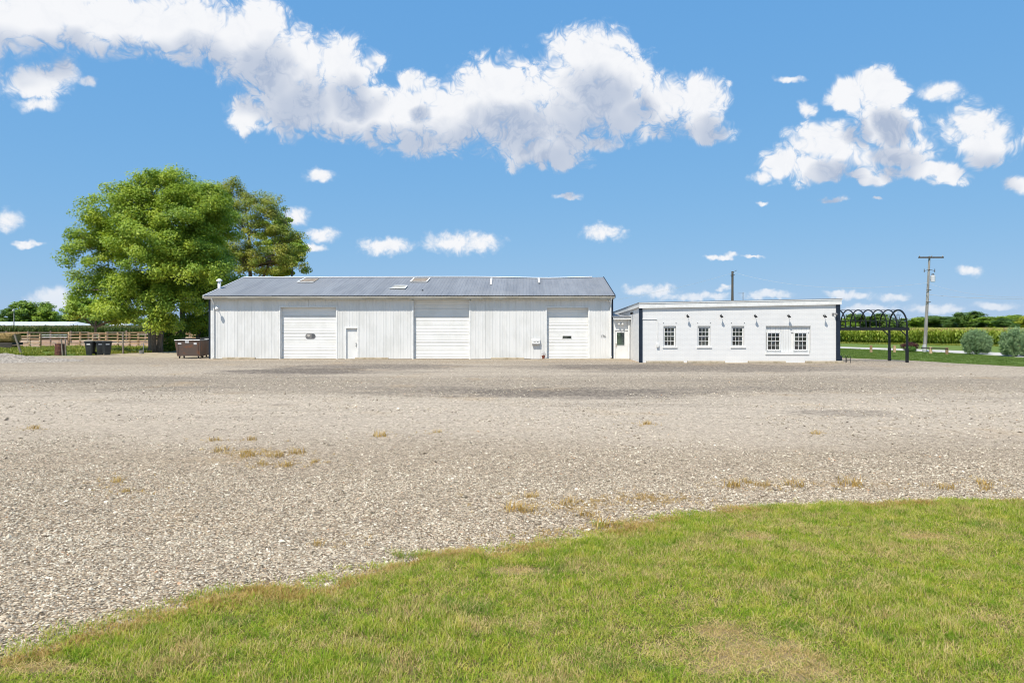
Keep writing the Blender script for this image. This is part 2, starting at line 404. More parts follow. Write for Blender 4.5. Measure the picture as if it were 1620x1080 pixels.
def gravel_mat():
    m_, k, out = new_mat('pale_limestone_gravel')
    P = pos(k); xyz = k.sep(P)
    flat = k.comb(xyz[0], xyz[1], 0.0)
    def vor(scale, out_='Color'):
        v_ = k.n('ShaderNodeTexVoronoi'); v_.inputs['Scale'].default_value = scale
        k.set(v_.inputs['Vector'], k.v('ADD', flat, k.v('SCALE', k.noise(flat, scale*0.7, 2, out=1)))); return v_
    v1 = vor(42.0)
    for l in list(m_.node_tree.nodes):
        if l.type == 'VECT_MATH' and l.operation == 'SCALE': l.inputs['Scale'].default_value = 0.012
    g = k.sep(v1.outputs['Color'])[0]
    stone = k.ramp(g, [(0.0, (0.135, 0.100, 0.065)), (0.22, (0.305, 0.228, 0.150)), (0.55, (0.462, 0.357, 0.240)), (0.85, (0.633, 0.506, 0.357)), (1.0, (0.804, 0.653, 0.476))])
    gap = k.ss(v1.outputs['Distance'], 0.50, 0.78)
    stone = k.mix(k.m('MULTIPLY', gap, 0.75), stone, (0.109, 0.078, 0.048, 1))
    # clumps seen from further off
    sp = k.noise(k.v('MULTIPLY', flat, (1, 0.55, 1)), 7.0, 6, 0.75)
    clump = k.ramp(sp, [(0.30, (0.244, 0.186, 0.127)), (0.5, (0.445, 0.346, 0.237)), (0.68, (0.608, 0.483, 0.334))])
    sp2 = k.noise(k.v('MULTIPLY', flat, (1, 0.8, 1)), 5.0, 7, 0.85)
    gr = k.ramp(sp2, [(0.36, (0.123, 0.103, 0.084)), (0.46, (0.337, 0.298, 0.244)), (0.55, (0.439, 0.387, 0.321)), (0.66, (0.693, 0.625, 0.537))])
    vs_ = k.n('ShaderNodeTexVoronoi'); vs_.inputs['Scale'].default_value = 1.0; k.set(vs_.inputs['Vector'], k.v('MULTIPLY', flat, (24.0, 11.0, 1.0)))
    spk = k.ramp(k.sep(vs_.outputs['Color'])[0], [(0.0, (0.42,)*3), (0.16, (0.80,)*3), (0.5, (1.0,)*3), (0.85, (1.10,)*3), (1.0, (1.5,)*3)])
    base = k.mix(k.ss(xyz[1], 7.0, 18.0), stone, k.mix(1.0, k.mix(0.42, k.mix(0.5, stone, clump), gr), spk, 'MULTIPLY'))
    # where traffic has packed it to fines, where it lies loose and dark
    wn = k.noise(k.v('MULTIPLY', flat, (0.10, 0.22, 1)), 1.0, 5, 0.6)
    yy = k.m('ADD', xyz[1], k.m('MULTIPLY', k.m('SUBTRACT', wn, 0.5), 9.0))
    band = k.ramp(k.m('DIVIDE', yy, 50.0), [(0.0, (0.92,)*3), (0.23, (0.96,)*3), (0.29, (1.16,)*3), (0.38, (1.22,)*3), (0.45, (0.98,)*3), (0.54, (0.86,)*3), (0.62, (1.06,)*3), (0.74, (1.02,)*3), (0.84, (0.90,)*3), (1.0, (1.05,)*3)])
    base = k.mix(1.0, base, band, 'MULTIPLY')
    fines = k.m('MULTIPLY', k.ss(band, 0.95, 1.12), 0.32)
    base = k.mix(fines, base, (0.499, 0.422, 0.336, 1))
    rag = k.m('ADD', 0.35, k.m('MULTIPLY', k.ss(sp2, 0.60, 0.36), 0.95))
    big = k.noise(k.v('MULTIPLY', flat, (0.13, 0.42, 1)), 1.0, 7, 0.66)
    base = k.mix(k.m('MULTIPLY', k.m('MULTIPLY', k.ss(big, 0.50, 0.68), k.ss(xyz[1], 16.0, 22.0)), k.m('MULTIPLY', rag, 0.6)), base, (0.195, 0.164, 0.130, 1))
    lanes = k.noise(k.v('MULTIPLY', flat, (0.06, 1.3, 1)), 1.0, 5, 0.6, dist=0.6)
    base = k.mix(k.m('MULTIPLY', k.m('MULTIPLY', k.ss(lanes, 0.55, 0.68), k.ss(xyz[1], 13.0, 18.0)), 0.28), base, (0.210, 0.176, 0.138, 1))
    for (px_, py_, rx, ry, amt) in ((475, 587, 4.2, 2.6, 0.95), (590, 580, 5.5, 2.8, 0.75), (170, 600, 5.5, 2.0, 0.3), (900, 621, 5.4, 2.0, 0.75), (690, 616, 3.5, 1.5, 0.4), (1130, 581, 9, 4.4, 0.72),
                                    (930, 580, 5.0, 2.6, 0.5), (1335, 653, 1.5, 0.8, 0.45), (1180, 615, 4.0, 1.2, 0.35), (445, 640, 0.5, 0.4, 0.4)):
        c = gnd(px_, py_)
        q = k.v('MULTIPLY', k.v('SUBTRACT', flat, (c.x, c.y, 0)), (1/rx, 1/ry, 0))
        d = k.m('ADD', k.v('LENGTH', q), k.m('MULTIPLY', k.m('SUBTRACT', k.noise(k.v('MULTIPLY', flat, (0.6, 1.2, 1)), 1.0, 7, 0.7), 0.5), 2.2))
        base = k.mix(k.m('MULTIPLY', k.m('SUBTRACT', 1.0, k.ss(d, 0.5, 1.2)), k.m('MULTIPLY', rag, amt*1.15)), base, (0.132, 0.108, 0.087, 1))
    warm = k.noise(flat, 0.33, 5, 0.6)
    base = k.mix(k.m('MULTIPLY', k.ss(warm, 0.55, 0.75), 0.35), base, (0.440, 0.291, 0.139, 1))
    hh = k.m('SUBTRACT', 1.0, v1.outputs['Distance'])
    nb = bump(k, k.m('ADD', hh, k.m('MULTIPLY', sp, 0.8)), 0.9, 0.02)
    principled(k, out, base, 0.95, 0, 0.2, nb); return m_
M['gravel'] = gravel_mat()
def stone_mat():
    m_, k, out = new_mat('limestone_chip')
    r = rnd(k)
    c = k.ramp(r, [(0.0, (0.209, 0.172, 0.126)), (0.25, (0.369, 0.309, 0.230)), (0.6, (0.530, 0.451, 0.338)), (0.86, (0.676, 0.594, 0.460)), (0.97, (0.860, 0.777, 0.629)), (1.0, (0.517, 0.286, 0.147))])
    nz = k.noise(pos(k), 60, 3)
    f = k.m('ADD', 0.82, k.m('MULTIPLY', nz, 0.36))
    c = k.mix(1.0, c, k.comb(f, f, f), 'MULTIPLY')
    big = k.noise(k.v('MULTIPLY', pos(k), (0.5, 0.8, 0)), 1.0, 4, 0.6)
    c = k.mix(k.m('MULTIPLY', k.ss(big, 0.48, 0.66), 0.22), c, (0.198, 0.166, 0.122, 1))
    principled(k, out, c, 0.9, 0, 0.25); return m_
M['stone'] = stone_mat()

DRY = [gnd(1180, 1040), gnd(1130, 1000), gnd(1270, 1065), gnd(820, 905), gnd(1460, 850), gnd(60, 1060), gnd(1190, 850)]
DRY_R = [(0.75, 0.36), (0.35, 0.2), (0.4, 0.2), (0.3, 0.16), (0.45, 0.2), (0.35, 0.12), (0.3, 0.2)]
def lawn_dryness(k, flat):
    d = k.m('ADD', k.m('MULTIPLY', k.m('SUBTRACT', k.noise(flat, 1.9, 6, 0.66), 0.5), 3.4), 0.30)
    for c, (rx, ry) in zip(DRY, DRY_R):
        q = k.v('LENGTH', k.v('MULTIPLY', k.v('SUBTRACT', flat, (c.x, c.y, 0)), (1/rx, 1/ry, 0)))
        e = k.m('ADD', k.m('SUBTRACT', 1.15, q), k.m('MULTIPLY', k.m('SUBTRACT', k.noise(flat, 3.1, 5, 0.6), 0.5), 1.6))
        d = k.m('MAXIMUM', d, k.m('MULTIPLY', e, 1.25))
    return d
def grass_mat():
    m_, k, out = new_mat('mown_lawn_grass')
    P = pos(k); xyz = k.sep(P); flat = k.comb(xyz[0], xyz[1], 0.0)
    r = rnd(k)
    fac = k.n('ShaderNodeAttribute'); fac.attribute_name = 'tint'
    cl = k.noise(flat, 5.0, 4, 0.65)
    rr = k.m('ADD', k.m('MULTIPLY', r, 0.25), k.m('ADD', k.m('MULTIPLY', fac.outputs['Fac'], 0.50), k.m('MULTIPLY', k.m('SUBTRACT', cl, 0.38), 1.0)))
    green = k.ramp(rr, [(0.0, (0.07, 0.175, 0.013)), (0.28, (0.205, 0.355, 0.028)), (0.52, (0.40, 0.475, 0.058)), (0.76, (0.62, 0.51, 0.125)), (1.0, (0.80, 0.62, 0.26))])
    clover = k.ss(k.noise(flat, 1.3, 5, 0.65), 0.54, 0.68)
    green = k.mix(k.m('MULTIPLY', clover, 0.6), green, (0.075, 0.20, 0.035, 1))
    dry = k.ramp(rr, [(0.0, (0.36, 0.25, 0.08)), (0.5, (0.62, 0.46, 0.20)), (1.0, (0.80, 0.64, 0.36))])
    dn = lawn_dryness(k, flat)
    sel = k.m('ADD', dn, k.m('MULTIPLY', k.m('SUBTRACT', fac.outputs['Fac'], 0.5), 1.7))
    cc = k.mix(k.ss(sel, 0.35, 0.95), green, dry)
    d = k.n('ShaderNodeBsdfDiffuse'); k.set(d.inputs[0], cc)
    t = k.n('ShaderNodeBsdfTranslucent'); k.set(t.inputs[0], k.mix(1.0, cc, (0.95, 1.0, 0.6, 1), 'MULTIPLY'))
    mx = k.n('ShaderNodeMixShader'); mx.inputs[0].default_value = 0.35
    L = m_.node_tree.links.new
    L(d.outputs[0], mx.inputs[1]); L(t.outputs[0], mx.inputs[2]); L(mx.outputs[0], out.inputs[0]); return m_
M['grass'] = grass_mat()
def turf_mat():
    m_, k, out = new_mat('lawn_soil_and_thatch')
    P = pos(k); xyz = k.sep(P); flat = k.comb(xyz[0], xyz[1], 0.0)
    n1 = k.noise(flat, 30, 6, 0.7)
    c = k.mix(k.ss(n1, 0.35, 0.65), (0.075, 0.09, 0.022, 1), (0.24, 0.175, 0.07, 1))
    c = k.mix(k.m('MULTIPLY', k.ss(lawn_dryness(k, flat), 0.4, 1.0), 0.8), c, (0.36, 0.27, 0.15, 1))
    principled(k, out, c, 0.95, 0, 0.1, bump(k, n1, 0.8, 0.03)); return m_
M['turf'] = turf_mat()
def field_mat():
    m_, k, out = new_mat('far_grass_ground')
    P = pos(k); xyz = k.sep(P); flat = k.comb(xyz[0], xyz[1], 0.0)
    n1 = k.noise(flat, 9, 7, 0.7); n2 = k.noise(flat, 0.12, 5, 0.55); n3 = k.noise(flat, 0.9, 5, 0.6)
    c = k.mix(k.ss(n1, 0.33, 0.67), (0.08, 0.14, 0.03, 1), (0.19, 0.25, 0.06, 1))
    c = k.mix(k.m('MULTIPLY', k.ss(n3, 0.5, 0.7), 0.35), c, (0.17, 0.18, 0.05, 1))
    c = k.mix(k.m('MULTIPLY', k.ss(n2, 0.55, 0.7), 0.3), c, (0.20, 0.19, 0.075, 1))
    principled(k, out, c, 0.95, 0, 0.1, bump(k, n1, 0.9, 0.06)); return m_
M['field'] = field_mat()
def leaf_mat(name, cols, trans=0.35, tintamt=0.6):
    """cols: dark to light; each leaf carries its own 'tint'; the object's colour multiplies"""
    m_, k, out = new_mat(name)
    a = k.n('ShaderNodeAttribute'); a.attribute_name = 'tint'
    oi = k.n('ShaderNodeObjectInfo')
    f = k.m('ADD', k.m('MULTIPLY', a.outputs['Fac'], tintamt), k.m('MULTIPLY', k.noise(pos(k), 0.7, 4, 0.6), 1 - tintamt))
    n = len(cols)
    c = k.ramp(f, [(i/(n-1), q) for i, q in enumerate(cols)])
    c = k.mix(1.0, c, oi.outputs['Color'], 'MULTIPLY')
    d = k.n('ShaderNodeBsdfPrincipled'); k.set(d.inputs['Base Color'], c); d.inputs['Roughness'].default_value = 0.45
    d.inputs['Specular IOR Level'].default_value = 0.3
    t = k.n('ShaderNodeBsdfTranslucent'); k.set(t.inputs[0], k.mix(1.0, c, (1.0, 1.0, 0.5, 1), 'MULTIPLY'))
    mx = k.n('ShaderNodeMixShader'); mx.inputs[0].default_value = trans
    L = m_.node_tree.links.new
    L(d.outputs[0], mx.inputs[1]); L(t.outputs[0], mx.inputs[2]); L(mx.outputs[0], out.inputs[0]); return m_
M['leaf'] = leaf_mat('maple_leaf', [(0.109, 0.192, 0.024), (0.229, 0.351, 0.040), (0.386, 0.486, 0.055), (0.653, 0.679, 0.079)])
M['leaf_thin'] = leaf_mat('thinning_leaf', [(0.106, 0.189, 0.028), (0.229, 0.332, 0.049), (0.353, 0.422, 0.070), (0.477, 0.422, 0.112)])
M['far_leaf'] = leaf_mat('far_tree_leaf', [(0.081, 0.140, 0.033), (0.172, 0.258, 0.055), (0.299, 0.366, 0.073)])
M['juniper'] = leaf_mat('grey_green_juniper', [(0.107, 0.181, 0.087), (0.231, 0.346, 0.166), (0.429, 0.552, 0.290)], 0.15)
M['maroon'] = leaf_mat('maroon_barberry_leaf', [(0.03, 0.008, 0.01), (0.07, 0.015, 0.02), (0.12, 0.04, 0.03)], 0.2)
M['box_leaf'] = leaf_mat('bright_green_shrub_leaf', [(0.03, 0.09, 0.01), (0.07, 0.16, 0.015), (0.13, 0.24, 0.03)], 0.2)
M['corn_leaf'] = leaf_mat('corn_leaf', [(0.113, 0.197, 0.023), (0.228, 0.337, 0.040), (0.380, 0.468, 0.063), (0.607, 0.581, 0.119)], 0.35, 0.8)
M['corn_leaf_dark'] = leaf_mat('dark_corn_leaf', [(0.036, 0.078, 0.014), (0.072, 0.126, 0.022), (0.114, 0.174, 0.030)], 0.3, 0.8)
M['tassel'] = plain('corn_tassel', (0.40, 0.31, 0.12), 0.9, 0.1, 3)
M['tassel_dark'] = plain('dark_corn_tassel', (0.22, 0.20, 0.08), 0.9, 0.1, 3)
M['weed'] = leaf_mat('field_weed', [(0.113, 0.166, 0.021), (0.246, 0.284, 0.043), (0.454, 0.390, 0.072)], 0.3)
M['dry_weed'] = leaf_mat('dry_weed', [(0.304, 0.174, 0.043), (0.506, 0.335, 0.100), (0.633, 0.481, 0.185)], 0.25)

def leaf_object(name, mat_, P, N, size, tint, parent=None, aspect=0.62, fold=0.25, rng=None):
    """one mesh of many small leaf faces (folded rhombs) at P, facing N"""
    rng = rng or np.random.default_rng(1)
    n = len(P)
    N = N / (np.linalg.norm(N, axis=1, keepdims=True) + 1e-9)
    a = rng.normal(size=(n, 3)); a -= N * (a * N).sum(1, keepdims=True)
    a /= np.linalg.norm(a, axis=1, keepdims=True) + 1e-9
    b = np.cross(N, a); s_ = np.asarray(size).reshape(-1, 1) * np.ones((n, 1))
    v0 = P - a * s_ * 0.5; v1 = P + b * s_ * 0.5 * aspect - N * s_ * fold * 0.5
    v2 = P + a * s_ * 0.5; v3 = P - b * s_ * 0.5 * aspect - N * s_ * fold * 0.5
    V = np.stack([v0, v1, v2, v3], 1).reshape(-1, 3)
    i = np.arange(n) * 4
    Fc = np.stack([i, i+1, i+2, i, i+2, i+3], 1).reshape(-1)
    me = bpy.data.meshes.new(name)
    me.vertices.add(4*n); me.vertices.foreach_set('co', V.astype(np.float32).ravel())
    me.loops.add(6*n); me.loops.foreach_set('vertex_index', Fc.astype(np.int32))
    me.polygons.add(2*n); me.polygons.foreach_set('loop_start', (np.arange(2*n)*3).astype(np.int32))
    at_ = me.attributes.new('tint', 'FLOAT', 'FACE'); at_.data.foreach_set('value', np.repeat(tint, 2).astype(np.float32))
    me.update(); me.validate()
    me.materials.append(mat_)
    o = bpy.data.objects.new(name, me); col.objects.link(o)
    if parent is not None: o.parent = parent
    return o

# =================================================================== GROUND
def sheet(name, pts, z, mat_, label=None):
    mb = MB(); mb.add([(p[0], p[1], z) for p in pts], [tuple(range(len(pts)))])
    o = mb.build(name, mat_); o['kind'] = 'structure'
    if label: o['label'] = label
    return o
def rough_edge(pts, amp, step, seed):
    """a polyline resampled with small uneven wobbles"""
    rg = random.Random(seed); out = []
    for a, b in zip(pts[:-1], pts[1:]):
        a = Vector(a[:2]); b = Vector(b[:2]); n = max(1, int((b-a).length/step)); d = (b-a)
        nn = Vector((-d.y, d.x)).normalized() if d.length > 0 else Vector((0, 0))
        for i in range(n):
            out.append(tuple(a + d*(i/n) + nn*rg.uniform(-amp, amp)))
    out.append(tuple(pts[-1][:2])); return out
ground = sheet('ground', [(-6000, -300), (6000, -300), (6000, 9000), (-6000, 9000)], -0.012, M['field'])
lawn_edge_r = [gnd(1330, 566), gnd(1400, 568.5), gnd(1440, 570), gnd(1530, 575.5), gnd(1620, 580), gnd(1760, 588)]
edge = [(19.2, 47.5)] + [tuple(p[:2]) for p in lawn_edge_r] + [(48, 14), (60, -30)]
left_edge = [(-60, -30), (-75, 30), tuple(gnd(-80, 563)[:2]), tuple(gnd(0, 566)[:2]), tuple(gnd(60, 563)[:2]), tuple(gnd(120, 562.5)[:2]), tuple(gnd(200, 561)[:2]), tuple(gnd(280, 560)[:2]), (-21.5, 53.0)]
gravel_lot = sheet('gravel_lot', rough_edge(left_edge, 0.25, 0.7, 3) + rough_edge(edge, 0.12, 0.5, 4), 0.0, M['gravel'])
sheet('dirt_yard', rough_edge([gnd(150, 562), gnd(250, 565.5), gnd(345, 567.5), (-21.0, 46.4), (-20.4, 60), (-31, 62), gnd(172, 556), gnd(150, 562)], 0.18, 0.6, 5), 0.004, M['tan_dirt'])
sheet('corral_dirt', [(-90, 70), (-20, 70), (-18, 111), (-110, 111)], -0.004, M['soil'])
sheet('driveway', rough_edge([gnd(1180, 547.5), gnd(1327, 550.5), gnd(1433, 554.5), gnd(1500, 557.5), gnd(1560, 561), gnd(1620, 565.2), (46, 30), (54, 10), (60, 10), (50, 32)], 0.06, 1.5, 6)
      + rough_edge([gnd(1620, 559.6), gnd(1560, 556.4), gnd(1500, 553.6), gnd(1433, 551.3), gnd(1327, 548.2), gnd(1180, 545.6)], 0.06, 1.5, 7), -0.004, M['road'])
# tan soil fringe along the barn's foot
sheet('dirt_strip', rough_edge([(-21.2, 45.52), (-21.2, 44.9), (-14, 45.0), (-9, 44.5), (-5, 44.7), (0, 44.3), (1.2, 44.5), (1.2, 45.52)], 0.12, 0.5, 8), 0.004, M['tan_dirt'])
sheet('brick_dirt_strip', rough_edge([(7.3, 41.26), (7.3, 40.8), (11, 40.6), (15, 40.7), (19.2, 40.5), (19.2, 41.26)], 0.1, 0.5, 9), 0.004, M['tan_dirt'])
# front lawn
LAWN = [(0,1052),(60,1040),(130,1012),(190,995),(250,975),(330,955),(400,940),(430,936),(470,946),(520,940),(560,918),(620,900),(690,880),(740,876),(780,884),(840,868),(900,857),(960,845),(1000,832),(1060,822),(1110,814),(1180,806),(1260,803),(1340,799),(1430,797),(1520,794),(1620,792)]
lawn_line = [tuple(gnd(a, b)[:2]) for a, b in LAWN]
lawn_poly = [(-14, -12), (-12, 1.0), (-6.5, 3.2)] + rough_edge(rough_edge(lawn_line, 0.05, 0.4, 12), 0.022, 0.08, 11) + [(9.5, 8.55), (16, 8.4), (26, 8.0), (30, -12)]
sheet('front_lawn', lawn_poly, 0.010, M['turf'])

def in_poly(X, Y, poly):
    inside = np.zeros(len(X), bool); n = len(poly); j = n - 1
    for i in range(n):
        xi, yi = poly[i]; xj, yj = poly[j]
        c = ((yi > Y) != (yj > Y)) & (X < (xj - xi) * (Y - yi) / ((yj - yi) + 1e-12) + xi)
        inside ^= c; j = i
    return inside
rng = np.random.default_rng(7)
def vnoise(X, Y, s, seed):
    """smooth value noise for placing things"""
    r_ = np.random.default_rng(seed); T = r_.random((64, 64))
    x = X / s; y = Y / s; i = np.floor(x).astype(int); j = np.floor(y).astype(int)
    fx = x - i; fy = y - j; fx = fx*fx*(3-2*fx); fy = fy*fy*(3-2*fy)
    g = lambda a, b: T[a % 64, b % 64]
    return (g(i, j)*(1-fx) + g(i+1, j)*fx)*(1-fy) + (g(i, j+1)*(1-fx) + g(i+1, j+1)*fx)*fy

# grass tufts: a few kinds, each a bunch of curved blades
def tuft_mesh(name, seed, nb, rad, h, wid, mat_, lean=0.6, seg=2):
    r_ = random.Random(seed); V = []; Fs = []; tint = []
    for _ in range(nb):
        a = r_.uniform(0, 6.283); q = rad*math.sqrt(r_.random()); bx, by = q*math.cos(a), q*math.sin(a)
        th = r_.uniform(0, 6.283); hh = h*r_.uniform(0.55, 1.15); ln = lean*r_.uniform(0.2, 1.3)*hh
        dx, dy = math.cos(th), math.sin(th); wx, wy = -dy*wid/2, dx*wid/2
        b0 = len(V); tn = r_.random()
        for i in range(seg):
            t = i/seg; x = bx + dx*ln*t*t; y = by + dy*ln*t*t; z = hh*t*(1-0.25*t*min(1, ln/hh)); k_ = 1 - 0.35*t
            V += [(x-wx*k_, y-wy*k_, z), (x+wx*k_, y+wy*k_, z)]
        V.append((bx+dx*ln, by+dy*ln, hh*(1-0.25*min(1, ln/hh))))
        for i in range(seg-1):
            Fs.append((b0+2*i, b0+2*i+1, b0+2*i+3, b0+2*i+2)); tint.append(tn)
        e = b0+2*(seg-1); Fs.append((e, e+1, e+2)); tint.append(tn)
    me = bpy.data.meshes.new(name); me.from_pydata(V, [], Fs)
    a_ = me.attributes.new('tint', 'FLOAT', 'FACE'); a_.data.foreach_set('value', tint)
    me.materials.append(mat_); o = bpy.data.objects.new(name, me); col.objects.link(o); return o
def eul(n, tilt): return np.stack([rng.normal(0, tilt, n), rng.normal(0, tilt, n), rng.uniform(0, 6.283, n)], 1)
n0 = 250000
Yg = rng.uniform(2.2, 9.1, n0); Xg = rng.uniform(-12, 18, n0)
ok = in_poly(Xg, Yg, lawn_poly) & (np.abs(Xg) < Yg*0.86 + 4.5)
Xg, Yg = Xg[ok], Yg[ok]
# fringe: grass creeping a little over the edge
fr = np.array(lawn_line)[rng.integers(0, len(lawn_line)-1, 2600)]; fr2 = fr + rng.normal(0, 1, fr.shape)*np.array([0.20, 0.06])
Xg = np.concatenate([Xg, fr2[:, 0]]); Yg = np.concatenate([Yg, fr2[:, 1]]); n = len(Xg)
hs = 0.75 + 0.7*vnoise(Xg+50, Yg+50, 0.5, 3) * vnoise(Xg+50, Yg+50, 0.13, 4) * 2
dryv = np.zeros(n)
for c, (rx, ry) in zip(DRY, DRY_R):
    dryv = np.maximum(dryv, 1.2 - np.hypot((Xg-c.x)/rx, (Yg-c.y)/ry))
hs *= np.where(dryv > 0.2, 0.55, 1.0)
sg = np.stack([np.ones(n), np.ones(n), hs], 1)
ll = np.array(lawn_line); dmin = np.full(n, 9.0)          # the rim next to the gravel is parched
for a_, b_ in zip(ll[:-1], ll[1:]):
    ab = b_-a_; t_ = np.clip(((Xg-a_[0])*ab[0] + (Yg-a_[1])*ab[1])/(ab@ab), 0, 1)
    dmin = np.minimum(dmin, np.hypot(Xg-a_[0]-t_*ab[0], Yg-a_[1]-t_*ab[1]))
rim = np.clip(1.15 - dmin/(0.05+0.42*vnoise(Xg+70, Yg+70, 0.7, 31)**2), 0, 1)*(vnoise(Xg+30, Yg+30, 0.45, 32) > 0.38)
gidx = np.where(rng.random(n) < rim*0.8, 4+rng.integers(0, 2, n), rng.integers(0, 4, n))
tufts = [tuft_mesh('grass_tuft_%s' % 'abcd'[i], 20+i, 13, 0.055, 0.040, 0.0040, M['grass'], 1.3) for i in range(4)]
tufts += [tuft_mesh('grass_tuft_%s' % 'ef'[i], 30+i, 13, 0.055, 0.034, 0.0042, M['dry_weed'], 1.6) for i in range(2)]
scatter('lawn_grass', np.stack([Xg, Yg, np.full(n, 0.008)], 1), eul(n, 0.22), sg, gidx, tufts,
        'short patchy green and straw coloured grass of the front lawn', 'grass')
# loose stones on the near gravel
def stone_src(name, seed):
    r_ = random.Random(seed)
    V = [(0,0,1),(0.9,0.1,0.1),(0.25,0.95,0),(-0.8,0.6,0.15),(-0.85,-0.5,0),(0.2,-0.95,0.1),(0,0,-0.7)]
    V = [tuple(c*r_.uniform(0.75, 1.2) for c in v) for v in V]
    Fs = [(0,1,2),(0,2,3),(0,3,4),(0,4,5),(0,5,1),(6,2,1),(6,3,2),(6,4,3),(6,5,4),(6,1,5)]
    me = bpy.data.meshes.new(name); me.from_pydata(V, [], Fs); me.materials.append(M['stone'])
    o = bpy.data.objects.new(name, me); col.objects.link(o); return o
stones = [stone_src('stone_%s' % 'abcdef'[i], 40+i) for i in range(6)]
def stone_field(ylo, yhi, dens):
    area_n = int(dens * 0.86 * (yhi*yhi - ylo*ylo) + dens*8*(yhi-ylo))
    Y = np.sqrt(ylo**2 + (yhi**2-ylo**2)*rng.random(area_n)); X = rng.uniform(-1, 1, area_n)*(Y*0.83+4.0)
    lim = 13.2 + 3.4*(vnoise(X+100, Y*0+7, 3.0, 21)-0.5) + 3.0*(vnoise(X+100, Y*2.2+100, 1.1, 22)-0.5)
    pr = (np.clip((lim-Y)/3.0, 0.0, 1.0) if dens > 100 else np.clip(vnoise(X+40, Y*1.5+40, 2.2, 25)*2.2-0.6, 0.03, 1.0)*np.clip((34-Y)/12, 0, 1))*(0.55+0.45*vnoise(X*0.6+90, Y*1.6+90, 0.9, 23))
    keep = ~in_poly(X, Y, lawn_poly) & (rng.random(area_n) < pr); return X[keep], Y[keep]
Xs = []; Ys = []; Ss = []
for ylo, yhi, dens, s0 in ((3.0, 7.0, 2300, 0.0088), (7.0, 10.0, 1500, 0.0098), (10.0, 16.0, 820, 0.0112), (12.0, 32.0, 70, 0.0165)):
    x, y = stone_field(ylo, yhi, dens); Xs.append(x); Ys.append(y)
    Ss.append(s0*np.exp(rng.normal(0, 0.34, len(x))))
Xs = np.concatenate(Xs); Ys = np.concatenate(Ys); Ss = np.concatenate(Ss); n = len(Xs)
sc3 = np.stack([Ss*rng.uniform(0.8, 1.5, n), Ss*rng.uniform(0.7, 1.1, n), Ss*rng.uniform(0.45, 0.8, n)], 1)
scatter('loose_gravel', np.stack([Xs, Ys, 0.25*Ss], 1), eul(n, 0.3), sc3, rng.integers(0, 6, n), stones,
        'loose pale limestone chips covering the gravel lot', 'gravel')

# mound of gravel at the far left
mb = MB(); nx, ny = 90, 50; c0 = gnd(-30, 571)
def hmound(x, y):
    q = (x/5.2)**2 + (y/2.4)**2
    return max(0.0, 0.50*math.exp(-1.6*q) - 0.03) * (1 + 0.18*math.sin(3.1*x+1)*math.cos(4.3*y))
rg = random.Random(5)
vs = [( -7+14*i/(nx-1), -3.6+7.2*j/(ny-1)) for j in range(ny) for i in range(nx)]
mb.add([(x, y, hmound(x, y) + (rg.uniform(-0.035, 0.045) if hmound(x, y) > 0.02 else -0.03)) for x, y in vs],
       [(j*nx+i, j*nx+i+1, (j+1)*nx+i+1, (j+1)*nx+i) for j in range(ny-1) for i in range(nx-1)])
M['dark_gravel'] = plain('grey_gravel_heap', (0.40, 0.35, 0.29), 0.95, 0.2, 9, bmp=1.0, c2=(0.20, 0.17, 0.14))
o = mb.build('gravel_mound', M['dark_gravel'], smooth=False); o.location = (c0.x, c0.y, 0.0)
tag(o, 'low grey gravel mound at the edge of the lot beside the leaning post', 'gravel mound')

# =================================================================== METAL BARN
BY = 45.6; BX0 = xat(333, BY); BX1 = xat(967.5, BY)
EY, EZ, RY, RZ = 45.19, 4.22, 51.75, 5.92
WALL_TOP = 4.02
barn = empty('metal_barn', ((BX0+BX1)/2, BY, 0)); BO = tuple(barn.location)
tag(barn, 'long white metal-sided barn with grey gable roof and three overhead doors', 'barn')
def bpart(mb, name, mat_, parent=None, smooth=False):
    return mb.build(name, mat_, parent or barn, BO, smooth)
DOORS = [(443.5, 532, 486.0), (654, 742.5, 474.6), (865, 931, 487.0)]
ops = []
for a, b, t in DOORS: ops.append((xat(a, BY), xat(b, BY), zat(a, t, BY)))
ed = (xat(547.5, BY), xat(565.5, BY), zat(556, 519, BY))
ops.append(ed)
TW = 0.09     # door trim width
# wall panels: each sheet of ribbed metal, cut round the openings
cuts = sorted(set([BX0, BX1] + [q for o_ in ops for q in (o_[0]-TW, o_[1]+TW)]))
for a, b in zip(cuts[:-1], cuts[1:]):
    inside = [o_ for o_ in ops if a >= o_[0]-TW-1e-6 and b <= o_[1]+TW+1e-6]
    z0 = inside[0][2] + TW if inside else 0.02
    if z0 > WALL_TOP - 0.12: continue
    npan = max(1, round((b-a)/0.914)); wdt = (b-a)/npan
    for i in range(npan):
        x0, x1 = a + i*wdt, a + (i+1)*wdt
        zb = z0 + (random.Random(int(x0*100)).uniform(-0.005, 0.012) if not inside else 0)
        pr = corrugated(x0+0.002, x1-0.002, 0, 0, BY - (0.002 if i % 2 else 0.0), phase=BX0)
        mb = MB(); n = len(pr)
        mb.add([(x, y, zb) for x, y in pr] + [(x, y, WALL_TOP) for x, y in pr], [(j, j+1, n+j+1, n+j) for j in range(n-1)])
        bpart(mb, 'wall_panel', M['white_metal'])
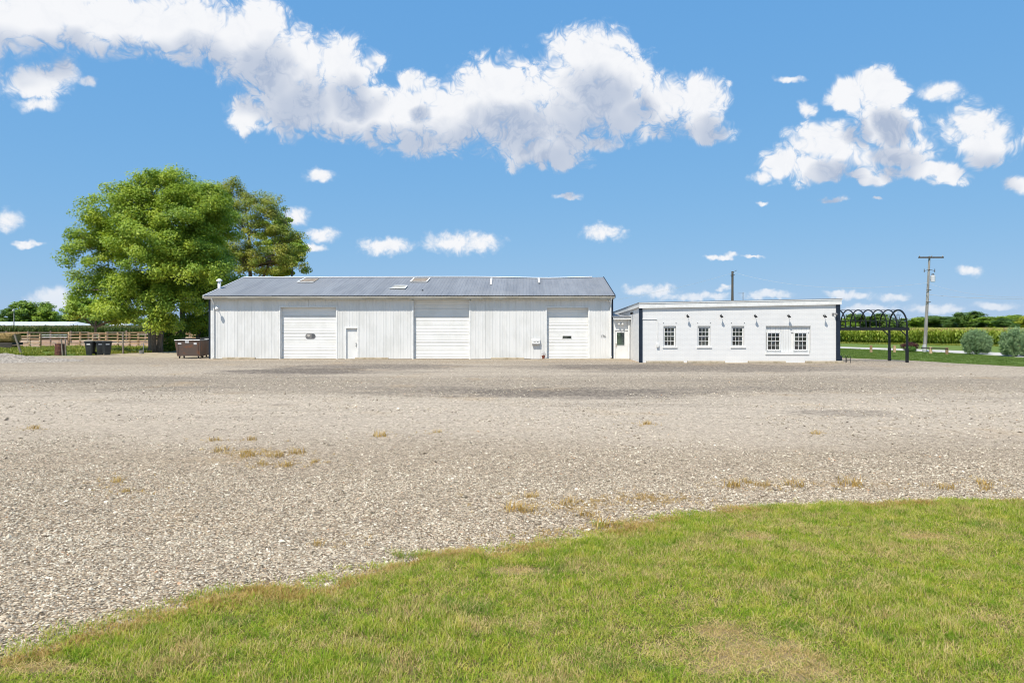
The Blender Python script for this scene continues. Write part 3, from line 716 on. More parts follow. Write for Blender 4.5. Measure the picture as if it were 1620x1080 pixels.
# inner wall, gable ends and rear wall (behind the sheets)
mb = MB(); RBY = 2*RY - EY - 0.5
mb.box(BX0+0.02, BX1-0.02, RBY-0.08, RBY, 0, WALL_TOP); bpart(mb, 'rear_wall', M['white_metal'])
for x in (BX0+0.004, BX1-0.084):
    mb = MB(); prof = [(BY+0.03, 0.0), (RBY-0.09, 0.0), (RBY-0.09, WALL_TOP), (RY, RZ-0.12), (BY+0.03, WALL_TOP)]
    mb.add([(x, *p) for p in prof] + [(x+0.08, *p) for p in prof], [(0,1,2,3,4), (9,8,7,6,5)] + [(i, 5+i, 5+(i+1)%5, (i+1)%5) for i in range(5)])
    bpart(mb, 'gable_wall', M['white_metal'])
mb = MB(); mb.box(BX0+0.1, BX1-0.1, BY+0.34, BY+0.40, 0, WALL_TOP); bpart(mb, 'inner_wall', M['white_metal'])
# roof sheets
RX0, RX1 = BX0 - 0.28, BX1 + 0.16
def sag(x): return -0.10*math.exp(-((x-1.6)/3.0)**2)
npan = 30; wdt = (RX1-RX0)/npan
for i in range(npan):
    x0, x1 = RX0 + i*wdt, RX0 + (i+1)*wdt; rg = random.Random(i)
    pr = corrugated(x0-0.012, x1, 0, 0, 0.0, h=0.012, out=1, phase=RX0+0.05); n = len(pr); lift = 0.003*(i % 2) + rg.uniform(0, 0.004)
    e0 = rg.uniform(-0.025, 0.02)
    mb = MB()
    rows = [(EY+e0, EZ+0.256*e0), (EY+(RY-EY)*0.5, EZ+(RZ-EZ)*0.5), (RY, RZ)]
    vs = []
    for t, (yy, zz) in zip((0, 0.5, 1), rows): vs += [(x, yy, zz+h+lift+sag(x)*t) for x, h in pr]
    mb.add(vs, [(r_*n+j, r_*n+j+1, (r_+1)*n+j+1, (r_+1)*n+j) for r_ in range(2) for j in range(n-1)])
    bpart(mb, 'roof_panel', M['roof'])
mb = MB(); pr = corrugated(RX0, RX1, 0, 0, 0.0, h=0.012, out=1, phase=RX0+0.05); n = len(pr); YR = 2*RY-EY
mb.add([(x, RY, RZ+h+sag(x)) for x, h in pr] + [(x, YR, EZ+h) for x, h in pr], [(j, j+1, n+j+1, n+j) for j in range(n-1)])
bpart(mb, 'rear_roof', M['roof'])
mb = MB()
mb.add([(RX0, EY+0.03, EZ-0.05), (RX1, EY+0.03, EZ-0.05), (RX1, RY, RZ-0.22), (RX0, RY, RZ-0.22), (RX0, YR-0.03, EZ-0.05), (RX1, YR-0.03, EZ-0.05)], [(0,3,2,1), (3,4,5,2)])
bpart(mb, 'roof_deck', M['wood_grey'])
mb = MB()                                                     # ridge cap in four lapped lengths
segs = 4
for i in range(segs):
    xa = RX0 + (RX1-0.9-RX0)*i/segs; xb = RX0 + (RX1-0.9-RX0)*(i+1)/segs + 0.05
    mb = MB(); vs = []; m_ = 6
    for j in range(m_+1):
        x = xa + (xb-xa)*j/m_; zz = RZ + sag(x) + 0.05 + 0.006*i
        vs += [(x, RY-0.16, zz-0.040), (x, RY-0.02, zz+0.012), (x, RY+0.02, zz+0.012), (x, RY+0.16, zz-0.040)]
    mb.add(vs, [(4*j+q, 4*j+4+q, 4*j+5+q, 4*j+1+q) for j in range(m_) for q in range(3)])
    bpart(mb, 'ridge_cap', M['white_trim'])
# rake trim: navy on the right, white on the left
for x, m_, nm in ((RX1, 'navy', 'rake_trim'), (RX0-0.05, 'white_trim', 'rake_trim')):
    mb = MB()
    for (ya, za), (yb, zb) in (((EY-0.02, EZ), (RY, RZ)), ((RY, RZ), (YR, EZ))):
        mb.add([(x, ya, za-0.16), (x+0.05, ya, za-0.16), (x+0.05, ya, za+0.035), (x, ya, za+0.035), (x, yb, zb-0.16), (x+0.05, yb, zb-0.16), (x+0.05, yb, zb+0.035), (x, yb, zb+0.035)],
               [(0,1,2,3), (7,6,5,4), (0,4,5,1), (1,5,6,2), (2,6,7,3), (3,7,4,0)])
    bpart(mb, nm, M[m_])
# fascia, soffit, gutter
mb = MB(); mb.box(RX0+0.02, RX1-0.02, EY+0.02, EY+0.045, EZ-0.235, EZ-0.055); bpart(mb, 'fascia', M['cream'])
mb = MB(); mb.box(RX0+0.02, RX1-0.02, EY+0.048, BY-0.03, EZ-0.225, EZ-0.205); bpart(mb, 'soffit', M['cream'])
mb = MB(); gz = EZ-0.05
gp = [(EY+0.016, gz), (EY+0.016, gz-0.105), (EY-0.055, gz-0.105), (EY-0.085, gz-0.04), (EY-0.09, gz), (EY-0.075, gz), (EY-0.07, gz-0.04), (EY-0.045, gz-0.09), (EY+0.004, gz-0.09), (EY+0.004, gz)]
n = len(gp)
mb.add([(RX0, *p) for p in gp] + [(RX1, *p) for p in gp], [(i, (i+1) % n, n+(i+1) % n, n+i) for i in range(n)] + [tuple(range(n)), tuple(range(2*n-1, n-1, -1))])
bpart(mb, 'gutter', M['cream'])
# corner posts and downspouts
for xa, xb, m_, nm in ((BX0-0.11, BX0+0.02, 'navy', 'corner_trim'), (BX1-0.02, BX1+0.11, 'navy', 'corner_trim'), (BX0+0.022, BX0+0.17, 'white_trim', 'corner_trim'), (BX1-0.14, BX1-0.022, 'white_trim', 'corner_trim')):
    mb = MB(); mb.bbox(xa, xb, BY-0.035, BY+0.10, 0.0, WALL_TOP-0.005, 0.006); bpart(mb, nm, M[m_])
for xc, yy in ((BX0+0.26, BY-0.075), (BX1-0.06, BY-0.085)):
    mb = MB(); mb.tube([(xc, EY-0.03, EZ-0.17), (xc, EY+0.05, EZ-0.26), (xc, yy, 3.65), (xc, yy, 0.22), (xc, yy-0.12, 0.10)], 0.045, 8)
    bpart(mb, 'downspout', M['white_trim'])
# white trim round openings
for (a, b, t) in ops:
    for xa, xb in ((a-TW, a), (b, b+TW)):
        mb = MB(); mb.box(xa, xb, BY-0.032, BY+0.02, 0.0, t); bpart(mb, 'door_trim', M['white_trim'])
    if t < WALL_TOP - 0.1:
        mb = MB(); mb.box(a-TW, b+TW, BY-0.032, BY+0.02, t, t+TW); bpart(mb, 'door_trim', M['white_trim'])
# overhead doors: sections with pressed ribs, the window in one section
def overhead_door(a, b, t, window, sections, rib_n):
    rec = BY + 0.235
    for xa, xb in ((a-0.001, a+0.03), (b-0.03, b+0.001)):
        mb = MB(); mb.box(xa, xb, BY+0.021, rec+0.06, 0.0, t+0.06); jam = bpart(mb, 'door_jamb', M['white_trim'])
    mb = MB(); mb.box(a+0.031, b-0.031, BY+0.021, rec+0.06, t-0.004, t+0.06); bpart(mb, 'door_header', M['white_trim'])
    leaf_ = None; sh = (t-0.02)/sections
    root = empty('overhead_door', (0, 0, 0)); root.parent = barn
    for s_ in range(sections):
        z0 = 0.015 + s_*sh; z1 = z0 + sh - 0.008
        prof = [(0.012, z0), (0.0, z0+0.012)]
        for q in range(rib_n):
            zc = z0 + (z1-z0)*(q+0.5)/rib_n; g = 0.02
            prof += [(0.0, zc-g*1.4), (0.012, zc-g*0.5), (0.012, zc+g*0.5), (0.0, zc+g*1.4)]
        prof += [(0.0, z1-0.012), (0.012, z1), (0.05, z1), (0.05, z0)]
        mb = MB(); n = len(prof)
        mb.add([(a+0.032, rec+p[0], p[1]) for p in prof] + [(b-0.032, rec+p[0], p[1]) for p in prof],
               [(i, n+i, n+(i+1) % n, (i+1) % n) for i in range(n)] + [tuple(range(n)), tuple(range(2*n-1, n-1, -1))])
        sec = mb.build('door_section', M['white_door'], root, BO)
    if window:
        wx, wz, ww, wh, rnd_ = window; y0 = rec
        def outline(w_, h_, r_, y):
            pts = []
            for cx, cz, a0 in ((w_/2-r_, h_/2-r_, 0), (-w_/2+r_, h_/2-r_, 90), (-w_/2+r_, -h_/2+r_, 180), (w_/2-r_, -h_/2+r_, 270)):
                for q in range(4):
                    th = math.radians(a0 + 30*q); pts.append((wx+cx+r_*math.cos(th), y, wz+cz+r_*math.sin(th)))
            return pts
        o1, o2 = outline(ww, wh, rnd_, y0-0.016), outline(ww-0.07, wh-0.07, max(0.004, rnd_-0.03), y0-0.016)
        o3, o4 = outline(ww, wh, rnd_, y0+0.01), outline(ww-0.07, wh-0.07, max(0.004, rnd_-0.03), y0-0.004)
        n = 16; mb = MB(); mb.add(o1+o2+o3+o4, [(i, (i+1) % n, n+(i+1) % n, n+i) for i in range(n)] + [(i, 2*n+i, 2*n+(i+1) % n, (i+1) % n) for i in range(n)] + [(n+i, n+(i+1) % n, 3*n+(i+1) % n, 3*n+i) for i in range(n)])
        mb.build('door_window_frame', M['white_trim'] if rnd_ < 0.05 else M['grey_post'], root, BO)
        mb = MB(); mb.add(o4, [tuple(range(n-1, -1, -1))]); mb.build('window_pane', M['glass'] if rnd_ < 0.05 else M['grey_glass'], root, BO)
    mb = MB(); mb.box(a+0.032, b-0.032, rec-0.008, rec+0.03, 0.0, 0.014); mb.build('bottom_seal', M['rubber'], root, BO)
a, b, t = ops[0]; overhead_door(a, b, t, (xat(489.5, BY), zat(489, 531.7, BY), 0.68, 0.36, 0.15), 6, 3)
a, b, t = ops[1]; overhead_door(a, b, t, None, 7, 3)
a, b, t = ops[2]; overhead_door(a, b, t, (xat(897.3, BY), zat(897, 533.3, BY), 0.66, 0.24, 0.01), 6, 3)
# entry door
a, b, t = ed; rec = BY+0.10
mb = MB(); mb.box(a-0.001, a+0.035, BY+0.021, rec+0.05, 0, t+0.02); mb.box(b-0.035, b+0.001, BY+0.021, rec+0.05, 0, t+0.02); mb.box(a+0.036, b-0.036, BY+0.021, rec+0.05, t-0.035, t+0.02)
bpart(mb, 'door_frame', M['white_trim'])
mb = MB(); mb.bbox(a+0.04, b-0.04, rec, rec+0.045, 0.03, t-0.04, 0.004); dr = bpart(mb, 'entry_door', M['white_door'])
mb = MB(); mb.box(a, b, BY-0.02, rec+0.05, 0.004, 0.026); bpart(mb, 'door_sill', M['concrete_grey'])
for z in (0.88, 1.04):
    mb = MB(); mb.lathe((0, 0, 0), [(0.022, 0), (0.022, 0.02), (0.032, 0.035), (0.03, 0.06), (0.012, 0.07)], 10)
    mb.xf(Matrix.Translation((b-0.11, rec, z)) @ Matrix.Rotation(math.pi/2, 4, 'X'))
    mb.build('door_knob' if z < 1 else 'deadbolt', M['dark_knob'], dr, BO)
# translucent roof lights and patches
def roof_pt(px, py):
    r = ray(px, py); s_ = (RZ-EZ)/(RY-EY)
    t_ = (EZ - s_*EY - CAM_H + 0.03) / (r.z - s_*r.y)
    return Vector((r.x*t_, r.y*t_, CAM_H + r.z*t_))
nrm = Vector((0, -(RZ-EZ), (RY-EY))).normalized()
M['patch_tan'] = plain('rusty_roof_light', (0.30, 0.245, 0.185), 0.6, 0.15, 3, c2=(0.22, 0.17, 0.12))
M['patch_pale'] = plain('pale_roof_light', (0.46, 0.45, 0.40), 0.6, 0.15, 3, c2=(0.34, 0.33, 0.29))
def roof_light(quad, strips, pane):
    P4 = [roof_pt(*q) + nrm*0.022 for q in quad]          # bl br tr tl
    par = barn
    if pane:
        mb = MB(); mb.add([p for p in P4] + [p - nrm*0.03 for p in P4], [(0,1,2,3), (0,4,5,1), (1,5,6,2), (2,6,7,3), (3,7,4,0)])
        par = bpart(mb, 'roof_light', M[pane])
    for i in strips:
        p, q = P4[i], P4[(i+1) % 4]; d = (q-p).normalized(); s_ = d.cross(nrm)*0.055
        mb = MB(); lo = nrm*0.012; hi = nrm*0.032
        c8 = [p-s_+lo, q-s_+lo, q+s_+lo, p+s_+lo, p-s_+hi, q-s_+hi, q+s_+hi, p+s_+hi]
        mb.add(c8, [(4,5,6,7), (0,1,5,4), (1,2,6,5), (2,3,7,6), (3,0,4,7)])
        bpart(mb, 'roof_light_frame', M['white_trim'], par)
roof_light([(470.5, 446.6), (496, 446.6), (505, 440.6), (483, 440.6)], (0, 3), 'patch_tan')
roof_light([(649.5, 446.2), (675, 446.4), (680, 440.4), (655, 440.4)], (0, 1, 3), 'patch_tan')
roof_light([(616.5, 456.2), (640, 457.0), (644, 452.4), (624, 452.4)], (0, 1, 2), 'patch_pale')
for xa, xb, ya in ((775.2, 778.2, 449.8), (851.6, 854.4, 447.2)):
    roof_light([(xa, ya), (xb, ya), (xb+1.6, 440.6), (xa+1.6, 440.6)], (), None)
    P4 = [roof_pt(*q) + nrm*0.025 for q in ((xa, ya), (xb, ya), (xb+ (0.8 if xa < 800 else -1.0), 440.2), (xa+(0.8 if xa < 800 else -1.0), 440.2))]
    mb = MB(); mb.add(P4 + [p-nrm*0.03 for p in P4], [(0,1,2,3), (0,4,5,1), (1,5,6,2), (2,6,7,3), (3,7,4,0)]); bpart(mb, 'roof_patch', M['white_trim'])
# small dark roof scraps and the flue
p = roof_pt(668.5, 459.3); mb = MB(); mb.lathe((p.x, p.y, p.z-0.02), [(0.07, 0), (0.06, 0.05), (0.03, 0.07)], 8); bpart(mb, 'roof_vent', M['black'])
fy = 47.6; p = at(347, 458, fy)
mb = MB(); mb.lathe((p.x, fy, 4.1), [(0.11, 0), (0.11, 0.85+p.z-4.1-0.15)], 12)
fl = bpart(mb, 'flue_pipe', M['white_trim'], smooth=True)
mb = MB(); zt = p.z+0.55; mb.lathe((p.x, fy, zt), [(0.10, 0.0), (0.20, 0.03), (0.20, 0.12), (0.08, 0.2)], 12); bpart(mb, 'flue_cap', M['white_trim'], fl)
# faint house numeral
fc = bpy.data.curves.new('house_number', 'FONT'); fc.body = '176'; fc.size = 0.24; fc.extrude = 0.004; fc.align_x = 'CENTER'
M['numeral'] = plain('faded_grey_numeral', (0.26, 0.26, 0.26), 0.6, 0.1, 8)
fc.materials.append(M['numeral'])
ft = bpy.data.objects.new('numeral_source', fc); col.objects.link(ft); bpy.context.view_layer.update()
nm_ = bpy.data.meshes.new_from_object(ft.evaluated_get(bpy.context.evaluated_depsgraph_get())); bpy.data.objects.remove(ft)
nm_.name = 'house_number'; fo = bpy.data.objects.new('house_number', nm_); col.objects.link(fo); fo.parent = barn
pn = at(954, 533.5, BY); fo.location = (pn.x-BO[0], -0.03, pn.z-BO[2]); fo.rotation_euler = (math.pi/2, 0, 0)

# =================================================================== ENTRY LINK between the two buildings
LY = 45.35; WX0 = xat(1013.5, 41.3); WY = 41.3; WX1 = xat(1327.5, WY); WDEP = 13.0
LX0, LX1 = BX1+0.115, WX0-0.006
link = empty('entry_link', ((LX0+LX1)/2, LY, 0)); LO = tuple(link.location)
tag(link, 'small white entry link with half-glass door squeezed between barn and brick building', 'entry link')
dx0, dx1, dz = xat(973, LY), xat(994.2, LY), zat(980, 522.5, LY)
lz = zat(980, 503, LY)
mb = MB()
mb.box(LX0, dx0-0.08, LY, LY+0.15, 0, lz); mb.box(dx1+0.08, LX1, LY, LY+0.15, 0, lz); mb.box(dx0-0.079, dx1+0.079, LY+0.001, LY+0.149, dz+0.08, lz-0.002)
mb.build('wall', M['white_door'], link, LO)
mb = MB(); mb.box(dx0-0.08, dx0, LY-0.03, LY+0.05, 0, dz); mb.box(dx1, dx1+0.08, LY-0.03, LY+0.05, 0, dz); mb.box(dx0-0.08, dx1+0.08, LY-0.03, LY+0.05, dz+0.001, dz+0.08)
mb.build('door_frame', M['white_trim'], link, LO)
wz0, wz1, wx0, wx1 = zat(985, 546.0, LY), zat(985, 526, LY), xat(976, LY), xat(987.8, LY)
wx1 = xat(988, LY)
mb = MB(); y0, y1 = LY+0.015, LY+0.06
mb.box(dx0+0.005, wx0, y0, y1, 0.03, dz-0.005); mb.box(wx1, dx1-0.005, y0, y1, 0.03, dz-0.005); mb.box(wx0, wx1, y0+0.001, y1-0.001, 0.03, wz0); mb.box(wx0, wx1, y0+0.001, y1-0.001, wz1, dz-0.005)
dl = mb.build('door', M['white_door'], link, LO)
mb = MB(); mb.box(wx0-0.03, wx1+0.03, y0-0.012, y0-0.001, wz0-0.03, wz0); mb.box(wx0-0.03, wx1+0.03, y0-0.012, y0-0.001, wz1, wz1+0.03); mb.box(wx0-0.03, wx0, y0-0.012, y0-0.001, wz0+0.001, wz1-0.001); mb.box(wx1, wx1+0.03, y0-0.012, y0-0.001, wz0+0.001, wz1-0.001)
mb.build('window_frame', M['white_trim'], dl, LO)
mb = MB(); mb.box(wx0, wx1, y0+0.012, y0+0.018, wz0, wz1); mb.build('window_pane', M['door_glass'], dl, LO)
for z in (0.88, 1.02):
    mb = MB(); mb.lathe((0, 0, 0), [(0.02, 0), (0.02, 0.02), (0.03, 0.035), (0.026, 0.06), (0.01, 0.07)], 10)
    mb.xf(Matrix.Translation((dx0+0.07, y0, z)) @ Matrix.Rotation(math.pi/2, 4, 'X')); mb.build('door_knob' if z < 1 else 'deadbolt', M['brass'], dl, LO)
mb = MB(); mb.box(LX0-0.05, LX1, LY-0.35, LY-0.02, lz-0.10, lz+0.05); mb.build('fascia', M['white_trim'], link, LO)
mb = MB(); mb.add([(LX0-0.09, LY-0.40, lz+0.06), (LX1, LY-0.40, lz+0.06), (LX1, LY+7, lz+0.42), (LX0-0.09, LY+7, lz+0.42), (LX0-0.09, LY-0.40, lz+0.10), (LX1, LY-0.40, lz+0.10), (LX1, LY+7, lz+0.46), (LX0-0.09, LY+7, lz+0.46)],
               [(0,3,2,1), (4,5,6,7), (0,1,5,4), (1,2,6,5), (2,3,7,6), (3,0,4,7)]); mb.build('roof', M['roof'], link, LO)
mb = MB(); mb.tube([(LX1-0.09, LY-0.10, lz-0.11), (LX1-0.09, LY-0.08, 0.05)], 0.055, 8); mb.build('downspout', M['white_trim'], link, LO)

# =================================================================== WHITE BRICK BUILDING
bb = empty('brick_building', ((WX0+WX1)/2, WY, 0)); WO = tuple(bb.location)
tag(bb, 'low white painted brick building with flat sloping fascia and small paned windows', 'building')
def wpart(mb, name, mat_, parent=None, smooth=False): return mb.build(name, mat_, parent or bb, WO, smooth)
def ftop(x): return 3.60 + (3.82-3.60)*(x-WX0)/(WX1-WX0)
WIN = []
for a, b in ((1049.6, 1069.4), (1103.6, 1124.0), (1157.2, 1177.6)):
    WIN.append((xat(a, WY), xat(b, WY), zat(a, 548.2, WY), zat(a, 515.4, WY)))
BIG = (xat(1211.5, WY), xat(1282.5, WY), zat(1240, 559, WY), zat(1240, 515.4, WY))
holes = WIN + [BIG]
def wall_grid(x0, x1, z0, ztopf, y, holes, rev):
    xs = sorted(set([x0, x1] + [h for o_ in holes for h in o_[:2]])); zt = 3.0
    zs = sorted(set([z0, zt] + [h for o_ in holes for h in o_[2:]]))
    mb = MB()
    for i in range(len(xs)-1):
        for j in range(len(zs)-1):
            xm, zm = (xs[i]+xs[i+1])/2, (zs[j]+zs[j+1])/2
            if any(h[0] < xm < h[1] and h[2] < zm < h[3] for h in holes): continue
            mb.add([(xs[i], y, zs[j]), (xs[i+1], y, zs[j]), (xs[i+1], y, zs[j+1]), (xs[i], y, zs[j+1])], [(0,1,2,3)])
    for i in range(len(xs)-1):
        mb.add([(xs[i], y, zt), (xs[i+1], y, zt), (xs[i+1], y, ztopf(xs[i+1])), (xs[i], y, ztopf(xs[i]))], [(0,1,2,3)])
    for a, b, c, d in holes:
        mb.add([(a,y,c),(a,y+rev,c),(a,y+rev,d),(a,y,d)], [(0,1,2,3)]); mb.add([(b,y,c),(b,y,d),(b,y+rev,d),(b,y+rev,c)], [(0,1,2,3)])
        mb.add([(a,y,d),(a,y+rev,d),(b,y+rev,d),(b,y,d)], [(0,1,2,3)]); mb.add([(a,y,c),(b,y,c),(b,y+rev,c),(a,y+rev,c)], [(0,1,2,3)])
    return mb
mb = wall_grid(WX0, WX1, 0.0, lambda x: ftop(x)-0.20, WY, holes, 0.16); wpart(mb, 'front_wall', M['brick'])
RZB = 3.26
mb = MB()
for x, s_ in ((WX0, 1), (WX1, -1)):
    xi = x + s_*0.2
    mb.add([(x, WY, 0), (x, WY+WDEP, 0), (x, WY+WDEP, RZB-0.15), (x, WY, ftop(x)-0.2)], [(0, 3, 2, 1) if s_ > 0 else (0, 1, 2, 3)])
mb.add([(WX0, WY+WDEP, 0), (WX1, WY+WDEP, 0), (WX1, WY+WDEP, RZB-0.15), (WX0, WY+WDEP, RZB-0.15)], [(0,3,2,1)])
wpart(mb, 'side_wall', M['brick'])
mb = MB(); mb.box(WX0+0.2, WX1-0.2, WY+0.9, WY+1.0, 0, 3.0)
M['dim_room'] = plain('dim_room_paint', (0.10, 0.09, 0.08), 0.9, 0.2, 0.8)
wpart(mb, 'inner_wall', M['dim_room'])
# fascia board, its drip edge and the roof
def sloped(mb, x0, x1, y0, y1, zo0, zo1):
    mb.add([(x0,y0,ftop(x0)+zo0),(x1,y0,ftop(x1)+zo0),(x1,y1,ftop(x1)+zo0),(x0,y1,ftop(x0)+zo0),(x0,y0,ftop(x0)+zo1),(x1,y0,ftop(x1)+zo1),(x1,y1,ftop(x1)+zo1),(x0,y1,ftop(x0)+zo1)],
           [(0,3,2,1),(4,5,6,7),(0,1,5,4),(1,2,6,5),(2,3,7,6),(3,0,4,7)]); return mb
FX0, FX1 = WX0-0.10, WX1+0.10
wpart(sloped(MB(), FX0, FX1, WY-0.12, WY-0.004, -0.33, -0.065), 'fascia', M['white_trim'])
wpart(sloped(MB(), FX0-0.02, FX1+0.02, WY-0.15, WY-0.002, -0.062, 0.0), 'drip_edge', M['white_trim'])
mb = MB(); x0, x1 = FX0-0.03, FX1+0.03
mb.add([(x0,WY-0.16,ftop(x0)+0.004),(x1,WY-0.16,ftop(x1)+0.004),(x1,WY+WDEP,RZB),(x0,WY+WDEP,RZB),(x0,WY-0.16,ftop(x0)+0.03),(x1,WY-0.16,ftop(x1)+0.03),(x1,WY+WDEP,RZB+0.03),(x0,WY+WDEP,RZB+0.03)],
       [(0,3,2,1),(4,5,6,7),(0,1,5,4),(1,2,6,5),(2,3,7,6),(3,0,4,7)]); wpart(mb, 'roof', M['roof'])
for x in (FX0, FX1-0.03):
    mb = MB(); mb.add([(x,WY,ftop(x)-0.26),(x+0.03,WY,ftop(x)-0.26),(x+0.03,WY+WDEP,RZB-0.26),(x,WY+WDEP,RZB-0.26),(x,WY,ftop(x)),(x+0.03,WY,ftop(x)),(x+0.03,WY+WDEP,RZB-0.005),(x,WY+WDEP,RZB-0.005)],
           [(0,3,2,1),(4,5,6,7),(0,1,5,4),(1,2,6,5),(2,3,7,6),(3,0,4,7)]); wpart(mb, 'rake_board', M['white_trim'])
# navy corner boards
mb = MB(); mb.bbox(WX0-0.10, WX0+0.10, WY-0.06, WY+0.06, 0, ftop(WX0)-0.335, 0.008); wpart(mb, 'corner_trim', M['navy'])
mb = MB(); mb.bbox(WX1-0.19, WX1+0.05, WY-0.06, WY+0.06, 0, ftop(WX1)-0.335, 0.008); wpart(mb, 'corner_trim', M['navy'])
mb = MB(); mb.bbox(WX1-0.02, WX1+0.20, WY+0.065, WY+0.35, 0, 0.42, 0.02); wpart(mb, 'downspout_boot', M['navy'])
# windows: frame, two sashes with bars, panes
def window(x0, x1, z0, z1, y, frame_w, name='window'):
    mb = MB(); d = 0.07
    mb.box(x0, x0+frame_w, y, y+d, z0, z1); mb.box(x1-frame_w, x1, y, y+d, z0, z1)
    mb.box(x0+frame_w, x1-frame_w, y+0.001, y+d, z0, z0+frame_w); mb.box(x0+frame_w, x1-frame_w, y+0.001, y+d, z1-frame_w, z1)
    fr_ = wpart(mb, name, M['white_trim'])
    ix0, ix1, iz0, iz1 = x0+frame_w, x1-frame_w, z0+frame_w, z1-frame_w; zm = (iz0+iz1)/2
    for za, zb, yy in ((iz0, zm+0.015, y+0.040), (zm+0.0155, iz1, y+0.018)):
        s_ = 0.028; mb = MB()
        mb.box(ix0+0.001, ix0+s_, yy, yy+0.025, za, zb); mb.box(ix1-s_, ix1-0.001, yy, yy+0.025, za, zb)
        mb.box(ix0+s_, ix1-s_, yy+0.001, yy+0.024, za, za+s_); mb.box(ix0+s_, ix1-s_, yy+0.001, yy+0.024, zb-s_, zb)
        for i in (1, 2):
            xx = ix0+s_ + (ix1-ix0-2*s_)*i/3; mb.box(xx-0.011, xx+0.011, yy+0.002, yy+0.022, za+s_, zb-s_)
        zz = (za+zb)/2
        for i in range(3):
            xa = ix0+s_ + (ix1-ix0-2*s_)*i/3 + (0.0111 if i else 0); xb = ix0+s_ + (ix1-ix0-2*s_)*(i+1)/3 - (0.0111 if i < 2 else 0)
            mb.box(xa, xb, yy+0.003, yy+0.021, zz-0.011, zz+0.011)
        wpart(mb, 'sash', M['white_trim'], fr_)
        for i in range(3):
            for j in range(2):
                xa = ix0+s_ + (ix1-ix0-2*s_)*i/3; xb = ix0+s_ + (ix1-ix0-2*s_)*(i+1)/3
                q0 = za+s_ if j == 0 else zz; q1 = zz if j == 0 else zb-s_
                tl = random.Random(int(xa*97+q0*31)).uniform(-0.006, 0.006)
                m2 = MB(); m2.add([(xa, yy+0.012+tl, q0), (xb, yy+0.012-tl, q0), (xb, yy+0.012-tl*0.4, q1), (xa, yy+0.012+tl*0.4, q1)], [(0,1,2,3)])
                wpart(m2, 'window_pane', M['glass'], fr_)
    return fr_
for (a, b, c, d) in WIN:
    window(a+0.02, b-0.02, c+0.004, d-0.05, WY+0.075, 0.05)
    mb = MB(); mb.bbox(a-0.05, b+0.07, WY-0.05, WY+0.155, c-0.075, c+0.002, 0.006); wpart(mb, 'window_sill', M['white_trim'])
    mb = MB(); mb.box(a+0.001, b-0.001, WY+0.04, WY+0.15, d-0.048, d-0.001); wpart(mb, 'window_head', M['white_trim'])
    for xx in (a, b):
        mb = MB(); mb.box(xx-0.02, xx+0.02, WY-0.03, WY-0.001, d+0.18, d+0.215); wpart(mb, 'shutter_hook', M['steel'])
# the blocked shopfront: boarded infill with two windows set in it
a, b, c, d = BIG; yb = WY+0.10
wl = (xat(1213.6, WY), xat(1235.6, WY), zat(1220, 554.6, WY), zat(1220, 525.2, WY)); wr = (xat(1256.2, WY), xat(1278.4, WY), wl[2], wl[3])
bw = 0.155; x = a+0.003; i = 0
while x < b-0.01:
    x2 = min(x+bw, b-0.003)
    for z0, z1 in ((c+0.09, d-0.06),):
        zr = [(z0, z1)]
        for w_ in (wl, wr):
            if x2 > w_[0]+0.02 and x < w_[1]-0.02: zr = [(z0, w_[2]+0.03), (w_[3]-0.03, z1)]
        for p0, p1 in zr:
            if p1-p0 > 0.05:
                mb = MB(); mb.bbox(x+0.004, x2-0.004, yb+0.012+0.002*(i % 2), yb+0.05, p0, p1, 0.003); wpart(mb, 'infill_board', M['white_metal'])
    x = x2; i += 1
mb = MB(); mb.box(a+0.002, b-0.002, yb+0.052, yb+0.059, c+0.01, d-0.01); wpart(mb, 'infill_backing', M['white_trim'])
window(wl[0], wl[1], wl[2], wl[3], yb-0.055, 0.05); window(wr[0], wr[1], wr[2], wr[3], yb-0.055, 0.05)
mb = MB(); mb.box(a+0.002, b-0.002, yb-0.03, yb+0.05, d-0.058, d-0.002); wpart(mb, 'window_head', M['white_trim'])
mb = MB(); mb.bbox(a-0.03, b-0.10, WY-0.045, WY+0.098, c-0.06, c+0.085, 0.006); wpart(mb, 'window_sill', M['white_trim'])
# conduit and electric box
pz = zat(1025, 504.6, WY); xb_ = xat(1040.2, WY); zb_ = zat(1040, 545, WY)
mb = MB(); mb.tube([(WX0+0.10, WY-0.03, pz), (xb_-0.12, WY-0.03, pz), (xb_-0.03, WY-0.03, pz-0.03), (xb_, WY-0.03, pz-0.12), (xb_, WY-0.03, zb_+0.05)], 0.018, 6); cd = wpart(mb, 'conduit', M['white_trim'])
mb = MB(); mb.bbox(xb_-0.07, xb_+0.07, WY-0.11, WY-0.002, zb_-0.14, zb_+0.06, 0.008); wpart(mb, 'electric_box', M['white_trim'], cd)
# antenna and its dark foot on the roof
p = at(1175.5, 474, 46.5); rz = ftop(p.x) + (RZB-ftop(p.x))*(46.5-WY)/WDEP
mb = MB(); zt = zat(1175, 462.5, 46.5); mb.tube([(p.x, 46.5, rz), (p.x, 46.5, zt)], 0.022, 6); mb.tube([(p.x-0.34, 46.5, zt-0.06), (p.x+0.06, 46.5, zt-0.06)], 0.010, 5)
for q in range(4): mb.tube([(p.x-0.30+0.1*q, 46.5-0.18, zt-0.06), (p.x-0.30+0.1*q, 46.5+0.18, zt-0.06)], 0.008, 4)
mb.box(p.x-0.03, p.x+0.16, 46.4, 46.6, rz+0.02, rz+0.09); an = mb.build('antenna', M['grey_post'])
tag(an, 'small grey television antenna standing on the brick building roof', 'antenna')

